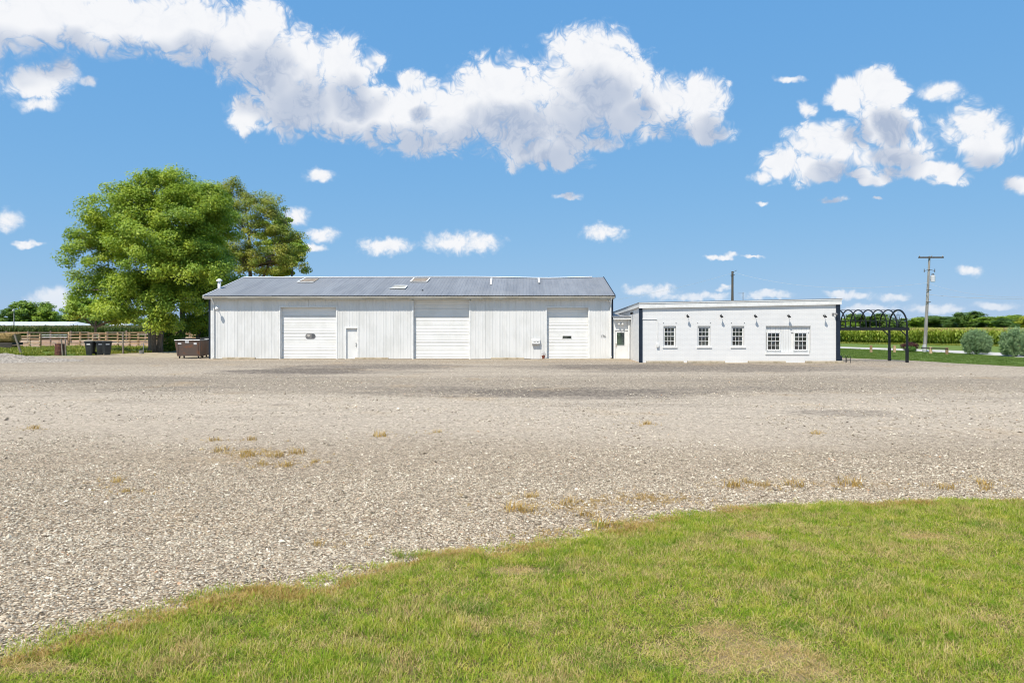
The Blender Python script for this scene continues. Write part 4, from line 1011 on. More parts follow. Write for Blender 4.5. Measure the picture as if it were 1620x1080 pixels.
# wall lamps
def gooseneck(px_, py_, label):
    x, z = xat(px_, WY-0.25), zat(px_, py_, WY-0.25)
    r_ = empty('wall_lamp', (x, WY, z)); tag(r_, label, 'wall lamp', 'black wall lamps along the brick building')
    mb = MB(); mb.lathe((0, 0, 0), [(0.045, 0), (0.045, 0.02), (0.02, 0.03)], 10); mb.xf(Matrix.Translation((0, -0.001, 0.02)) @ Matrix.Rotation(math.pi/2, 4, 'X')); mb.build('wall_plate', M['black'], r_)
    mb = MB(); mb.tube([(0, -0.03, 0.02), (0, -0.10, 0.09), (0, -0.18, 0.09), (0, -0.22, 0.03)], 0.012, 6); mb.build('arm', M['black'], r_)
    mb = MB(); mb.lathe((0, 0, 0), [(0.088, -0.09), (0.084, -0.065), (0.06, -0.025), (0.034, 0.015), (0.026, 0.04)], 12); mb.xf(Matrix.Translation((0, -0.225, 0.0)) @ Matrix.Rotation(math.radians(-25), 4, 'X')); mb.build('lamp_shade', M['black'], r_, smooth=True)
for px_, lb in ((1088.5, 'black wall lamp between first and second brick building windows from the left'), (1142, 'black wall lamp between second and third brick building windows'),
                (1196, 'black wall lamp between third small window and the boarded wide window'), (1249, 'black wall lamp above the boarded wide window with two sashes'),
                (1306, 'black wall lamp near the right corner of the brick building')):
    gooseneck(px_, 499.5, lb)
def flood(loc, mat_, label, sgn=1, heads=2, name='flood_light'):
    r_ = empty(name, loc); tag(r_, label, 'flood light')
    mb = MB(); mb.bbox(-0.06, 0.06, -0.05, -0.001, -0.06, 0.06, 0.008); mb.build('base', mat_, r_)
    for h in range(heads):
        s_ = sgn if heads == 1 else (-1 if h == 0 else 1)
        mb = MB(); mb.tube([(0, -0.04, 0), (0.07*s_, -0.12, 0.02)], 0.015, 6); mb.build('arm', mat_, r_)
        mb = MB(); mb.lathe((0, 0, 0), [(0.035, 0), (0.055, 0.05), (0.075, 0.16), (0.07, 0.17)], 12); mb.xf(Matrix.Translation((0.07*s_, -0.11, 0.03)) @ Matrix.Rotation(math.radians(118), 4, 'X') @ Matrix.Rotation(math.radians(25*s_), 4, 'Y'))
        mb.build('lamp_head', mat_, r_, smooth=True)
flood((xat(981.5, LY), LY, zat(982, 512, LY)), M['white_trim'], 'white twin flood light above the half-glass entry door')
flood((xat(1317.5, WY), WY, zat(1317, 496.5, WY)), M['grey_post'], 'dark single flood light at the right corner of brick building', 1, 1)
flood((xat(961, BY), BY-0.02, zat(961, 475.6, BY)+0.02), M['white_trim'], 'white flood light under the barn eave at its right end', 1, 1)
p = at(344.5, 487.5, BY)
r_ = empty('security_light', (p.x, BY-0.022, p.z)); tag(r_, 'white security light with long arm near the left barn corner', 'security light')
mb = MB(); mb.bbox(-0.07, 0.07, -0.05, 0, -0.07, 0.07, 0.008); mb.build('base', M['white_trim'], r_)
mb = MB(); mb.tube([(0, -0.04, 0), (0.03, -0.22, 0.06), (0.06, -0.34, 0.04)], 0.022, 7); mb.build('arm', M['white_trim'], r_)
mb = MB(); mb.lathe((0, 0, 0), [(0.12, -0.14), (0.115, -0.06), (0.07, 0.02), (0.03, 0.06)], 12); mb.xf(Matrix.Translation((0.07, -0.36, 0.02)) @ Matrix.Rotation(math.radians(-30), 4, 'Y')); mb.build('lamp_shade', M['white_trim'], r_, smooth=True)
p = at(996, 493.5, 44.6)
flood((WX0-0.005, 44.3, 3.05), M['black'], 'small black flood light on side wall above the link', -1, 1)

# mailbox, pot, post
x0, x1 = xat(841.5, BY), xat(854.2, BY); z0, z1 = zat(848, 543.6, BY), zat(848, 535.8, BY)
r_ = empty('letter_box', ((x0+x1)/2, BY-0.024, z0)); tag(r_, 'white wall letter box left of the right overhead door', 'letter box')
hw = (x1-x0)/2
mb = MB(); pf = [(0, 0), (-0.17, 0.0), (-0.17, 0.20), (-0.14, 0.26), (0, z1-z0)]
mb.add([(-hw, *q) for q in pf] + [(hw, *q) for q in pf], [(0,1,2,3,4), (9,8,7,6,5)] + [(i, 5+i, 5+(i+1) % 5, (i+1) % 5) for i in range(5)]); mb.build('body', M['white_trim'], r_)
mb = MB(); mb.add([(-hw-0.01, -0.18, 0.20), (hw+0.01, -0.18, 0.20), (hw+0.01, -0.15, 0.275), (-hw-0.01, -0.15, 0.275), (-hw-0.01, 0, z1-z0+0.02), (hw+0.01, 0, z1-z0+0.02)], [(0,1,2,3), (3,2,5,4)]); mb.build('lid', M['white_trim'], r_)
mb = MB(); mb.box(-0.16, -0.02, -0.1715, -0.1705, 0.10, 0.14); mb.box(0.06, 0.17, -0.1715, -0.1705, 0.09, 0.15); mb.build('worn_lettering', M['numeral'], r_)
mb = MB(); mb.box(-hw+0.02, hw-0.02, -0.165, -0.02, -0.05, -0.002); mb.build('paper_slot', M['grey_post'], r_)
p = gnd(859.7, 568.2)
r_ = empty('flower_pot', (p.x, BY-0.25, 0.0)); tag(r_, 'small terracotta flower pot at the foot of the barn wall', 'flower pot')
mb = MB(); mb.lathe((0, 0, 0.005), [(0.07, 0), (0.10, 0.20), (0.12, 0.205), (0.12, 0.25), (0.10, 0.25), (0.09, 0.21), (0.0, 0.2)], 14); mb.build('pot', M['terracotta'], r_, smooth=False)
rg2 = np.random.default_rng(3); leaf_object('dead_plant', M['maroon'], rg2.normal(0, 1, (60, 3))*[0.06, 0.06, 0.08]+[0.04, 0, 0.32], rg2.normal(size=(60, 3)), 0.05, rg2.random(60), r_)
p = gnd(1237.5, 573.5)
r_ = empty('marker_post', (p.x, p.y+0.1, 0)); tag(r_, 'thin grey marker post standing before the boarded wide window', 'post')
mb = MB(); mb.box(-0.035, 0.035, -0.03, 0.03, 0, 1.02); mb.build('shaft', M['grey_post'], r_)
mb = MB(); mb.lathe((0, 0, 1.02), [(0.03, 0), (0.02, 0.02), (0.01, 0.025)], 8); mb.build('cap', M['grey_post'], r_)
# wheel stops and the apron
def stop_mesh():
    mb = MB(); L = 1.1; pf = [(-0.09, 0), (0.09, 0), (0.09, 0.07), (0.055, 0.13), (-0.055, 0.13), (-0.09, 0.07)]
    n = 6; mb.add([(-L, *q) for q in pf] + [(-L+0.04, q[0]*0.95, q[1]*1.0+0.0) for q in pf] + [(L-0.04, q[0]*0.95, q[1]) for q in pf] + [(L, *q) for q in pf],
        [tuple(range(n-1, -1, -1)), tuple(range(3*n, 4*n))] + [(r*n+i, r*n+(i+1) % n, (r+1)*n+(i+1) % n, (r+1)*n+i) for r in range(3) for i in range(n)])
    return mb.mesh('wheel_stop')
sm = stop_mesh(); sm.materials.append(M['concrete'])
for px_, y, lb in ((378, BY-0.45, 'concrete wheel stop by the barn wall near its left corner'), (588, BY-0.5, 'concrete wheel stop by the barn wall right of the entry door'),
                   (803, BY-0.5, 'concrete wheel stop by the barn wall under the letter box side'), (1052, WY-0.55, 'concrete wheel stop under the left window of brick building'),
                   (1117, WY-0.5, 'concrete wheel stop under the second window of brick building'), (1213, WY-0.5, 'concrete wheel stop left of the thin grey marker post'),
                   (1304, WY-0.45, 'concrete wheel stop at the right corner of brick building')):
    o = bpy.data.objects.new('wheel_stop', sm); col.objects.link(o); o.location = (xat(px_, y), y, 0.004); o.rotation_euler.z = random.Random(px_).uniform(-0.03, 0.03)
    tag(o, lb, 'wheel stop', 'concrete wheel stops along the buildings')
ap = rough_edge([(ops[2][0]-0.3, BY-0.04), (ops[2][0]-0.2, BY-0.85), (WX0-0.15, BY-0.95)], 0.02, 0.4, 31)
mb = MB(); pl = ap + [(WX0-0.12, LY-0.04), (BX1+0.1, LY-0.04), (BX1+0.1, BY-0.06)]
n = len(pl); mb.add([(x, y, 0.0) for x, y in pl] + [(x, y, 0.05) for x, y in pl], [tuple(range(n, 2*n))] + [(i, (i+1) % n, n+(i+1) % n, n+i) for i in range(n)])
o = mb.build('concrete_apron', M['concrete']); o['kind'] = 'structure'

# =================================================================== BLACK ARBOR
AY0, AY1 = 41.75, 43.75; AX1 = xat(1435, AY0); AX0 = WX1 + 0.07; BZ = zat(1400, 519.5, AY0)
arb = empty('garden_arbor', (AX1, AY0, 0)); AO = tuple(arb.location)
tag(arb, 'black steel arbor of arched hoops joined to the brick building', 'arbor')
def apart(mb, name, parent=None): return mb.build(name, M['black'], parent or arb, AO)
for y in (AY0, AY1):
    mb = MB(); mb.bbox(AX1-0.055, AX1+0.055, y-0.055, y+0.055, 0, BZ-0.11, 0.01); po = apart(mb, 'post')
    mb = MB(); mb.bbox(AX1-0.072, AX1+0.072, y-0.072, y+0.072, 0.0, 0.85, 0.01); apart(mb, 'post_base', po)
    mb = MB(); mb.box(AX0, AX1+0.12, y-0.055, y+0.055, BZ-0.11, BZ+0.08); apart(mb, 'beam')
    mb = MB(); mb.tube([(AX1-0.06, y, BZ-0.42), (AX1-0.40, y, BZ-0.10)], 0.035, 6); apart(mb, 'brace')
mb = MB(); mb.box(AX1-0.055, AX1+0.055, AY0+0.056, AY1-0.056, BZ-0.109, BZ+0.079); apart(mb, 'cross_beam')
ymid = (AY0+AY1)/2; hw = (AY1-AY0)/2; HT = zat(1421, 490.3, ymid) - BZ
def hoop(x, r): 
    pts = [(x, ymid - hw*math.cos(math.pi*i/20), BZ+0.08 + (HT-0.08)*math.sin(math.pi*i/20)**0.9) for i in range(21)]
    return MB().tube(pts, r, 6)
for i in range(7):
    apart(hoop(AX1 - 0.615*i, 0.055 if i == 0 else 0.04), 'hoop')
for fy_, fz in ((0.0, 1.0), (-0.985, 0.42), (0.985, 0.42)):
    mb = MB(); yy = ymid + hw*0.92*fy_; zz = BZ + HT*fz - (0.01 if fz == 1 else 0)
    mb.tube([(AX0, yy, zz), (AX1, yy, zz)], 0.018, 5); apart(mb, 'rod')
for i in range(7):
    th = math.radians(25 + 130*i/6)
    mb = MB(); mb.tube([(AX1, ymid, BZ+0.10), (AX1, ymid - 0.62*hw*math.cos(th), BZ+0.10+0.68*HT*math.sin(th))], 0.016, 5); apart(mb, 'fan_spoke')
mb = MB(); mb.tube([(AX1, ymid, BZ+0.1), (AX1, ymid, BZ+HT-0.02)], 0.012, 5); mb.tube([(AX1, ymid-0.3, BZ+HT*0.72), (AX1, ymid+0.3, BZ+HT*0.72)], 0.012, 5); apart(mb, 'fan_stem')
p = gnd(1333, 571)
r_ = empty('bike_rack', (WX1+0.42, WY+0.0, 0)); tag(r_, 'low black metal hoop rack beside the brick building corner', 'rack')
for i, x in enumerate((-0.14, 0.14)):
    mb = MB(); mb.tube([(x, -0.25, 0), (x, -0.25, 0.32), (x+0.03, -0.12, 0.44), (x+0.03, 0.12, 0.44), (x, 0.25, 0.32), (x, 0.25, 0)], 0.016, 6); mb.build('hoop', M['black'], r_)
mb = MB(); mb.tube([(-0.14, -0.25, 0.2), (0.14, -0.25, 0.2)], 0.012, 5); mb.build('rail', M['black'], r_)

# =================================================================== YARD AT THE LEFT
# dumpsters
def dumpster(loc, rz, w_, h_, d_, mat_, label):
    r_ = empty('dumpster', loc, rz); tag(r_, label, 'dumpster', 'dumpsters beside the barn')
    z0 = 0.16; b = 0.10
    mb = MB(); bot = [(-w_/2+b, -d_/2+0.16), (w_/2-b, -d_/2+0.16), (w_/2-b, d_/2-0.05), (-w_/2+b, d_/2-0.05)]; top = [(-w_/2, -d_/2), (w_/2, -d_/2), (w_/2, d_/2), (-w_/2, d_/2)]
    t_ = 0.03; ti = [(x*(1-2*t_/w_), y*(1-2*t_/d_)) for x, y in top]
    mb.add([(*p, z0) for p in bot] + [(*p, h_) for p in top] + [(*p, h_) for p in ti] + [(*p, z0+0.05) for p in bot],
           [(0,3,2,1)] + [(i, (i+1) % 4, 4+(i+1) % 4, 4+i) for i in range(4)] + [(4+i, 4+(i+1) % 4, 8+(i+1) % 4, 8+i) for i in range(4)] + [(8+i, 8+(i+1) % 4, 12+(i+1) % 4, 12+i) for i in range(4)] + [(12, 13, 14, 15)])
    body = mb.build('body', mat_, r_)
    mb = MB()
    for (xa, ya), (xb, yb_) in zip(top, top[1:]+top[:1]):
        mb.tube([(xa, ya, h_), (xb, yb_, h_)], 0.035, 6)
    mb.build('rim', M['steel'], r_)
    mb = MB()
    for x in (-w_/2+0.18, w_/2-0.18): 
        mb.add([(x-0.03, -d_/2+0.15, z0), (x+0.03, -d_/2+0.15, z0), (x+0.03, -d_/2-0.03, h_-0.03), (x-0.03, -d_/2-0.03, h_-0.03), (x-0.03, -d_/2+0.17, z0), (x+0.03, -d_/2+0.17, z0), (x+0.03, -d_/2, h_-0.03), (x-0.03, -d_/2, h_-0.03)], [(0,1,2,3), (0,3,7,4), (1,5,6,2), (2,6,7,3), (0,4,5,1)])
    mb.build('side_rib', mat_, r_)
    mb = MB(); mb.add([(-w_/2+0.03, -d_/2+0.45, h_+0.04), (w_/2-0.03, -d_/2+0.45, h_+0.04), (w_/2-0.03, d_/2, h_+0.10), (-w_/2+0.03, d_/2, h_+0.10), (-w_/2+0.03, -d_/2+0.45, h_+0.07), (w_/2-0.03, -d_/2+0.45, h_+0.07), (w_/2-0.03, d_/2, h_+0.13), (-w_/2+0.03, d_/2, h_+0.13)], [(0,3,2,1),(4,5,6,7),(0,1,5,4),(1,2,6,5),(2,3,7,6),(3,0,4,7)]); mb.build('lid', M['rubber'], r_)
    for x, zz, sw, sh in ((-w_/2+0.32, h_-0.28, 0.26, 0.10), (-0.02, h_-0.18, 0.26, 0.17), (w_/2-0.34, h_-0.30, 0.20, 0.14)):
        f = (zz - z0)/(h_-z0); yy = -d_/2+0.16 - 0.16*f - 0.012; f2 = (zz+sh-z0)/(h_-z0); y2 = -d_/2+0.16-0.16*f2-0.012
        mb = MB(); mb.add([(x-sw/2, yy, zz), (x+sw/2, yy, zz), (x+sw/2, y2, zz+sh), (x-sw/2, y2, zz+sh)], [(0,1,2,3)]); mb.build('sticker', M['sticker'], body)
    for x in (-w_/2+0.22, w_/2-0.22):
        for y in (-d_/2+0.28, d_/2-0.2):
            mb = MB(); mb.lathe((0, 0, -0.03), [(0.03, 0), (0.075, 0.008), (0.075, 0.052), (0.03, 0.06)], 10); mb.xf(Matrix.Translation((x, y, 0.079)) @ Matrix.Rotation(math.pi/2, 4, 'Y')); wh = mb.build('caster', M['rubber'], r_)
            mb = MB(); mb.box(x-0.05, x-0.035, y-0.02, y+0.02, 0.07, z0); mb.box(x+0.035, x+0.05, y-0.02, y+0.02, 0.07, z0); mb.box(x-0.06, x+0.06, y-0.05, y+0.05, z0-0.02, z0-0.001); mb.build('fork', M['steel'], wh)
p = gnd(296, 567); dumpster((p.x, p.y+0.55, 0.004), 0.04, 1.72, 1.24, 1.15, M['dumpster'], 'rusty brown steel dumpster with white stickers standing by the trees')
p = gnd(322, 566); dumpster((p.x-0.12, p.y+1.25, 0.004), -0.12, 1.45, 1.28, 1.1, M['dumpster_dark'], 'darker brown dumpster half hidden behind the first next to barn')
# wheeled bins
def wheeled_bin():
    r_ = empty('trash_bin', (0, 0, 0))
    mb = MB(); rings = [(0.235, 0.25, 0.10, 0.0), (0.26, 0.29, 0.45, -0.01), (0.30, 0.335, 0.93, -0.02), (0.325, 0.36, 0.94, -0.02), (0.325, 0.36, 0.985, -0.02)]
    vs = []
    for hx, hy, z, oy in rings:
        c_ = 0.07; vs += [(-hx+c_, -hy+oy, z), (hx-c_, -hy+oy, z), (hx, -hy+c_+oy, z), (hx, hy-c_+oy, z), (hx-c_, hy+oy, z), (-hx+c_, hy+oy, z), (-hx, hy-c_+oy, z), (-hx, -hy+c_+oy, z)]
    mb.add(vs, [tuple(range(7, -1, -1)), tuple(range(32, 40))] + [(r*8+i, r*8+(i+1) % 8, r*8+8+(i+1) % 8, r*8+8+i) for r in range(4) for i in range(8)])
    body = mb.build('body', M['bin'], r_)
    mb = MB(); lv = []
    for s_, z in ((1.04, 0.988), (1.04, 1.02), (0.8, 1.075)):
        lv += [(x*s_*0.335, y*s_*0.37-0.02, z) for x, y in ((-0.8, -1), (0.8, -1), (1, -0.8), (1, 0.8), (0.8, 1), (-0.8, 1), (-1, 0.8), (-1, -0.8))]
    mb.add(lv, [tuple(range(7, -1, -1)), tuple(range(16, 24))] + [(r*8+i, r*8+(i+1) % 8, r*8+8+(i+1) % 8, r*8+8+i) for r in range(2) for i in range(8)]); mb.build('lid', M['bin'], r_)
    mb = MB(); mb.tube([(-0.26, 0.36, 0.96), (-0.26, 0.45, 1.0), (0.26, 0.45, 1.0), (0.26, 0.36, 0.96)], 0.018, 6); mb.build('handle', M['bin'], r_)
    for x in (-0.27, 0.27):
        mb = MB(); mb.lathe((0, 0, -0.03), [(0.03, 0), (0.125, 0.01), (0.125, 0.05), (0.03, 0.06)], 14); mb.xf(Matrix.Translation((x, 0.24, 0.126)) @ Matrix.Rotation(math.pi/2, 4, 'Y')); mb.build('wheel', M['rubber'], r_)
    mb = MB(); mb.box(-0.2, 0.2, -0.24, -0.2, 0.0, 0.11); mb.build('foot', M['bin'], r_)
    mb = MB(); mb.add([(-0.13, -0.343, 0.78), (0.13, -0.343, 0.78), (0.13, -0.353, 0.87), (-0.13, -0.353, 0.87)], [(0,1,2,3)]); mb.build('sticker', M['sticker'], body)
    return r_
proto = wheeled_bin()
for i, (px_, dy, rz, lb) in enumerate(((143.5, 0.0, 0.12, 'dark grey wheeled trash bin, leftmost of three by the weeds'), (157, 0.15, 0.55, 'dark grey wheeled trash bin, middle one of the three'), (168, 0.05, 0.75, 'dark grey wheeled trash bin, rightmost of three by the weeds'))):
    o = proto if i == 0 else copy_tree(proto)
    p = gnd(px_, 561.5); o.location = (p.x, p.y+dy, 0.006); o.rotation_euler.z = rz
    tag(o, lb, 'trash bin', 'wheeled trash bins in the yard')
# barrel
p = gnd(90, 561.8); r_ = empty('oil_drum', (p.x, p.y+0.3, 0.005)); r_.rotation_euler = (0.0, 0.03, 0.4); tag(r_, 'rusty maroon oil drum standing in the weeds left of the bins', 'barrel')
R_ = 0.33; mb = MB(); mb.lathe((0, 0, 0), [(R_, 0), (R_+0.012, 0.01), (R_, 0.03), (R_, 0.27), (R_+0.018, 0.29), (R_, 0.31), (R_, 0.55), (R_+0.018, 0.57), (R_, 0.59), (R_, 0.84), (R_+0.012, 0.86), (R_-0.02, 0.86), (R_-0.03, 0.80), (0.02, 0.80)], 20); mb.build('shell', M['rust_red'], r_, smooth=False)
mb = MB(); mb.tube([(-0.1, 0, 0.78), (-0.42, -0.1, 0.98), (-0.5, -0.1, 0.9)], 0.03, 5); mb.tube([(0.15, 0, 0.78), (0.2, 0.1, 1.0)], 0.025, 5); mb.build('scrap_wood', M['wood_pale'], r_)
# posts
def post(px_, py_, py_top, wpx, label, lean=0.0, mat_='wood_grey', name='wooden_post'):
    p = gnd(px_, py_); sc_ = FPX/p.y; h = (py_-py_top)/sc_; r = wpx/2/sc_
    r_ = empty(name, (p.x, p.y, -0.02)); tag(r_, label, 'post')
    rg = random.Random(px_); n = 6
    pts = [(lean*h*i/n + rg.uniform(-0.012, 0.012), rg.uniform(-0.012, 0.012), (h+0.02)*i/n) for i in range(n+1)]
    mb = MB(); mb.tube(pts, [r*(1.12-0.22*i/n) for i in range(n+1)], 8); mb.build('shaft', M[mat_], r_)
    mb = MB(); x, y, z = pts[-2]; mb.tube([(x-r*1.6, y-r*0.6, z), (x+r*1.6, y-r*0.6, z+0.02)], 0.012, 5); mb.build('wire_staple', M['steel'], r_)
post(34, 561.5, 528, 3.0, 'grey wooden post leaning hard to the left by the gravel mound', -0.34)
post(99.5, 562, 535, 2.4, 'grey wooden post just right of the rusty oil drum', -0.10)
post(104, 562.2, 533.5, 2.2, 'thin upright post between the oil drum and the bins', -0.02)
post(194.5, 559.5, 526, 2.6, 'dark upright wooden post between the bins and the big tree', 0.0, 'wood_grey')
# pump and bucket by the tree
p = gnd(227, 559.3); r_ = empty('water_hydrant', (p.x, p.y, 0)); tag(r_, 'small pale yard hydrant with pail left of the tree trunk', 'hydrant')
mb = MB(); mb.tube([(0, 0, 0), (0, 0, 0.85)], 0.03, 7); mb.build('standpipe', M['steel'], r_)
mb = MB(); mb.tube([(0, 0, 0.80), (-0.10, -0.05, 0.82), (-0.16, -0.05, 0.72)], 0.025, 6); mb.build('spout', M['steel'], r_)
mb = MB(); mb.tube([(0, 0, 0.85), (0.22, 0, 0.98)], 0.015, 5); mb.build('handle', M['steel'], r_)
mb = MB(); mb.lathe((-0.05, -0.25, 0.004), [(0.13, 0), (0.18, 0.28), (0.17, 0.28), (0.12, 0.03)], 14); mb.build('pail', M['steel'], r_)
# corral: board fences and a pipe gate
def board_fence(name, label, pxs, py_, mats, hgt, nrails, seed, postmat='wood_tan', cat='fence'):
    rg = random.Random(seed); P_ = [gnd(px_, py_) for px_ in pxs]
    r_ = empty(name, (P_[0].x, P_[0].y, 0)); tag(r_, label, cat); off = tuple(r_.location)
    for p in P_:
        w_ = 0.075; h = hgt + rg.uniform(0.02, 0.22); mb = MB(); mb.bbox(p.x-w_, p.x+w_, p.y-w_, p.y+w_, -0.05, h, 0.01); mb.build('post', M[postmat], r_, off)
    for p, q in zip(P_[:-1], P_[1:]):
        for j in range(nrails):
            z = 0.12 + (hgt-0.2)*j/(nrails-1) + rg.uniform(-0.03, 0.03); dz = rg.uniform(-0.03, 0.03); hw_ = 0.048
            y0 = p.y-0.115; y1 = q.y-0.115; t_ = 0.035
            vs = [(p.x-0.06, y0, z-hw_), (q.x+0.06, y1, z+dz-hw_), (q.x+0.06, y1+t_, z+dz-hw_), (p.x-0.06, y0+t_, z-hw_), (p.x-0.06, y0, z+hw_), (q.x+0.06, y1, z+dz+hw_), (q.x+0.06, y1+t_, z+dz+hw_), (p.x-0.06, y0+t_, z+hw_)]
            mb = MB(); mb.add(vs, [(0,3,2,1),(4,5,6,7),(0,1,5,4),(1,2,6,5),(2,3,7,6),(3,0,4,7)])
            mb.build('rail', M[rg.choice(mats)], r_, off)
board_fence('corral_fence', 'tan board corral fence between hay bale and pipe gate', [-40, -15, 8, 29, 47, 63.5], 550, ['wood_tan', 'wood_pale'], 1.30, 5, 1)
board_fence('corral_fence', 'long tan board corral fence running behind bins and tree', [109, 127, 147, 157, 168, 186.5, 205, 219, 236, 262, 283, 303, 325, 350], 549.6, ['wood_tan', 'wood_tan', 'wood_pale'], 1.42, 5, 2)
board_fence('corral_fence', 'weathered second board fence further back inside the corral', [-30, 10, 44, 80, 112, 140, 170, 200, 230, 265, 300, 335], 543.5, ['wood_grey', 'wood_tan'], 1.5, 3, 3, 'wood_grey')
p, q = gnd(64.5, 550), gnd(108, 549.8); r_ = empty('pipe_gate', (p.x, p.y, 0)); tag(r_, 'rusty pipe gate in the corral fence behind the oil drum', 'gate'); off = tuple(r_.location)
for j in range(6):
    z = 0.18 + 1.15*j/5; mb = MB(); mb.tube([(p.x+0.1, p.y, z), (q.x-0.1, q.y, z)], 0.026, 6); mb.build('bar', M['gate_pipe' if j < 4 else 'steel'], r_, off)
for f in (0.02, 0.34, 0.66, 0.98):
    x = p.x + (q.x-p.x)*f; y = p.y + (q.y-p.y)*f; mb = MB(); mb.tube([(x, y, 0.12), (x, y, 1.38)], 0.028, 6); mb.build('upright', M['gate_pipe'], r_, off)
# hay on a feed wagon
p = gnd(2, 552); r_ = empty('feed_wagon', (p.x, p.y+0.6, 0)); tag(r_, 'low dark feed wagon under the hay at the left edge', 'wagon')
mb = MB(); mb.bbox(-2.2, 1.15, -0.75, 0.75, 0.38, 0.62, 0.02); mb.build('bed', M['wood_dark'], r_)
mb = MB(); mb.box(-2.2, 1.18, -0.80, -0.755, 0.15, 0.60); mb.build('side_board', M['wood_dark'], r_)
for x in (-1.7, 0.7):
    mb = MB(); mb.lathe((0, 0, -0.09), [(0.12, 0), (0.28, 0.01), (0.28, 0.17), (0.12, 0.18)], 16); mb.xf(Matrix.Translation((x, -0.55, 0.28)) @ Matrix.Rotation(math.pi/2, 4, 'X')); mb.build('wheel', M['rubber'], r_)
    mb = MB(); mb.tube([(x, -0.5, 0.28), (x, 0.6, 0.28)], 0.05, 6); mb.build('axle', M['rubber'], r_)
rg2 = np.random.default_rng(8)
hb = empty('hay_bale', (p.x-0.4, p.y+0.55, 0.62)); tag(hb, 'big shaggy golden hay bale on the wagon at the left edge', 'hay bale')
mb = MB(); prof = []; N_ = 28
for xs_, sc_ in ((-1.75, 0.86), (-1.6, 0.97), (-0.8, 1.0), (0, 1.01), (0.9, 1.0), (1.35, 0.96), (1.5, 0.84)):
    prof.append([(xs_ + rg2.normal(0, 0.02), 0.66*sc_*math.copysign(abs(math.cos(2*math.pi*i/N_))**0.7, math.cos(2*math.pi*i/N_))*(1+rg2.normal(0, 0.03)), 0.46+0.45*sc_*math.copysign(abs(math.sin(2*math.pi*i/N_))**0.7, math.sin(2*math.pi*i/N_))*(1+rg2.normal(0, 0.03))) for i in range(N_)])
vs = sum(prof, []); k_ = len(prof)
mb.add(vs, [(r*N_+i, r*N_+(i+1) % N_, (r+1)*N_+(i+1) % N_, (r+1)*N_+i) for r in range(k_-1) for i in range(N_)] + [tuple(range(N_-1, -1, -1)), tuple(range((k_-1)*N_, k_*N_))]); mb.build('bale', M['hay'], hb)
n = 2600; th = rg2.uniform(0, 2*np.pi, n); xs_ = rg2.uniform(-1.75, 1.5, n)
Pn = np.stack([np.zeros(n), np.cos(th), np.sin(th)], 1); Pp = np.stack([xs_, 0.68*np.sign(np.cos(th))*np.abs(np.cos(th))**0.7, 0.46+0.47*np.sign(np.sin(th))*np.abs(np.sin(th))**0.7], 1)
M['straw_leaf'] = leaf_mat('loose_straw', [(0.16, 0.10, 0.03), (0.36, 0.25, 0.09), (0.52, 0.40, 0.18)], 0.2)
leaf_object('loose_straw', M['straw_leaf'], Pp, Pn + rg2.normal(0, 0.5, (n, 3)), 0.20, rg2.random(n), hb, aspect=0.16)

# weeds in the yard
weed_src = [tuft_mesh('weed_%s' % 'abc'[i], 60+i, 16, 0.13, 0.26, 0.035, M['weed'], 0.8) for i in range(3)]
poly_w = [tuple(q[:2]) for q in (gnd(-60, 564), gnd(60, 562.5), gnd(120, 562), gnd(170, 560.5), gnd(262, 556.5), gnd(300, 552), gnd(330, 549.5), gnd(-60, 549.5))]
n0 = 9000; X = rng.uniform(-65, -20, n0); Y = rng.uniform(46, 78, n0); okk = in_poly(X, Y, poly_w) & (vnoise(X+200, Y+200, 1.6, 9) > 0.30); X, Y = X[okk], Y[okk]; n = len(X)
s_ = 0.6 + 1.1*vnoise(X+100, Y+100, 1.2, 5)
scatter('yard_weeds', np.stack([X, Y, np.full(n, -0.01)], 1), eul(n, 0.1), np.stack([s_, s_, s_*rng.uniform(0.7, 1.3, n)], 1), rng.integers(0, 3, n), weed_src, 'yellow-green weeds growing between the gravel and the corral fence', 'weeds')
# short grass on the lawn beyond the arbor
turf_src = [tuft_mesh('turf_%s' % 'ab'[i], 70+i, 16, 0.16, 0.07, 0.018, M['weed'], 0.8) for i in range(2)]
n0 = 26000; X = rng.uniform(18, 52, n0); Y = rng.uniform(32, 78, n0)
poly_l = [tuple(q[:2]) for q in lawn_edge_r] + [tuple(gnd(1620, 566)[:2]), tuple(gnd(1500, 558)[:2]), tuple(gnd(1433, 555)[:2]), tuple(gnd(1327, 551)[:2])]
okk = in_poly(X, Y, poly_l); X, Y = X[okk], Y[okk]; n = len(X)
o = scatter('side_lawn_grass', np.stack([X, Y, np.full(n, -0.012)], 1), eul(n, 0.1), np.ones((n, 3)), rng.integers(0, 2, n), turf_src, 'short green grass of the side lawn beyond the arbor', 'grass')
o.color = (0.50, 0.70, 0.75, 1)
# dry weed tufts standing in the gravel
tuft_spots = [(1163,770,1.3),(1183,764,0.9),(1255,768,1.3),(1346,768,1.6),(1497,773,1.1),(1556,766,1.0),(1558,774,0.9),(812,806,1.2),(836,808,1.0),(840,786,0.9),(898,797,1.1),(960,834,1.3),(400,696,0.9),(340,697,0.8),
              (350,713,1.0),(395,722,1.1),(415,735,1.1),(435,722,1.0),(452,737,1.2),(470,717,1.0),(186,762,0.9),(497,731,0.7),(600,690,1.1),(692,684,0.7),(1022,671,0.9),(1290,686,0.8),(55,678,0.9),(505,862,0.7),(1205,768,0.9),(1000,838,0.9),(200,778,0.7),(930,816,0.9)]
dm = [tuft_mesh('tuft_%s' % 'abc'[i], 80+i, 46, 0.085, 0.085, 0.006, M['dry_weed'], 1.3).data for i in range(3)]
for o in [q for q in col.objects if q.name.startswith('tuft_')]: bpy.data.objects.remove(o)
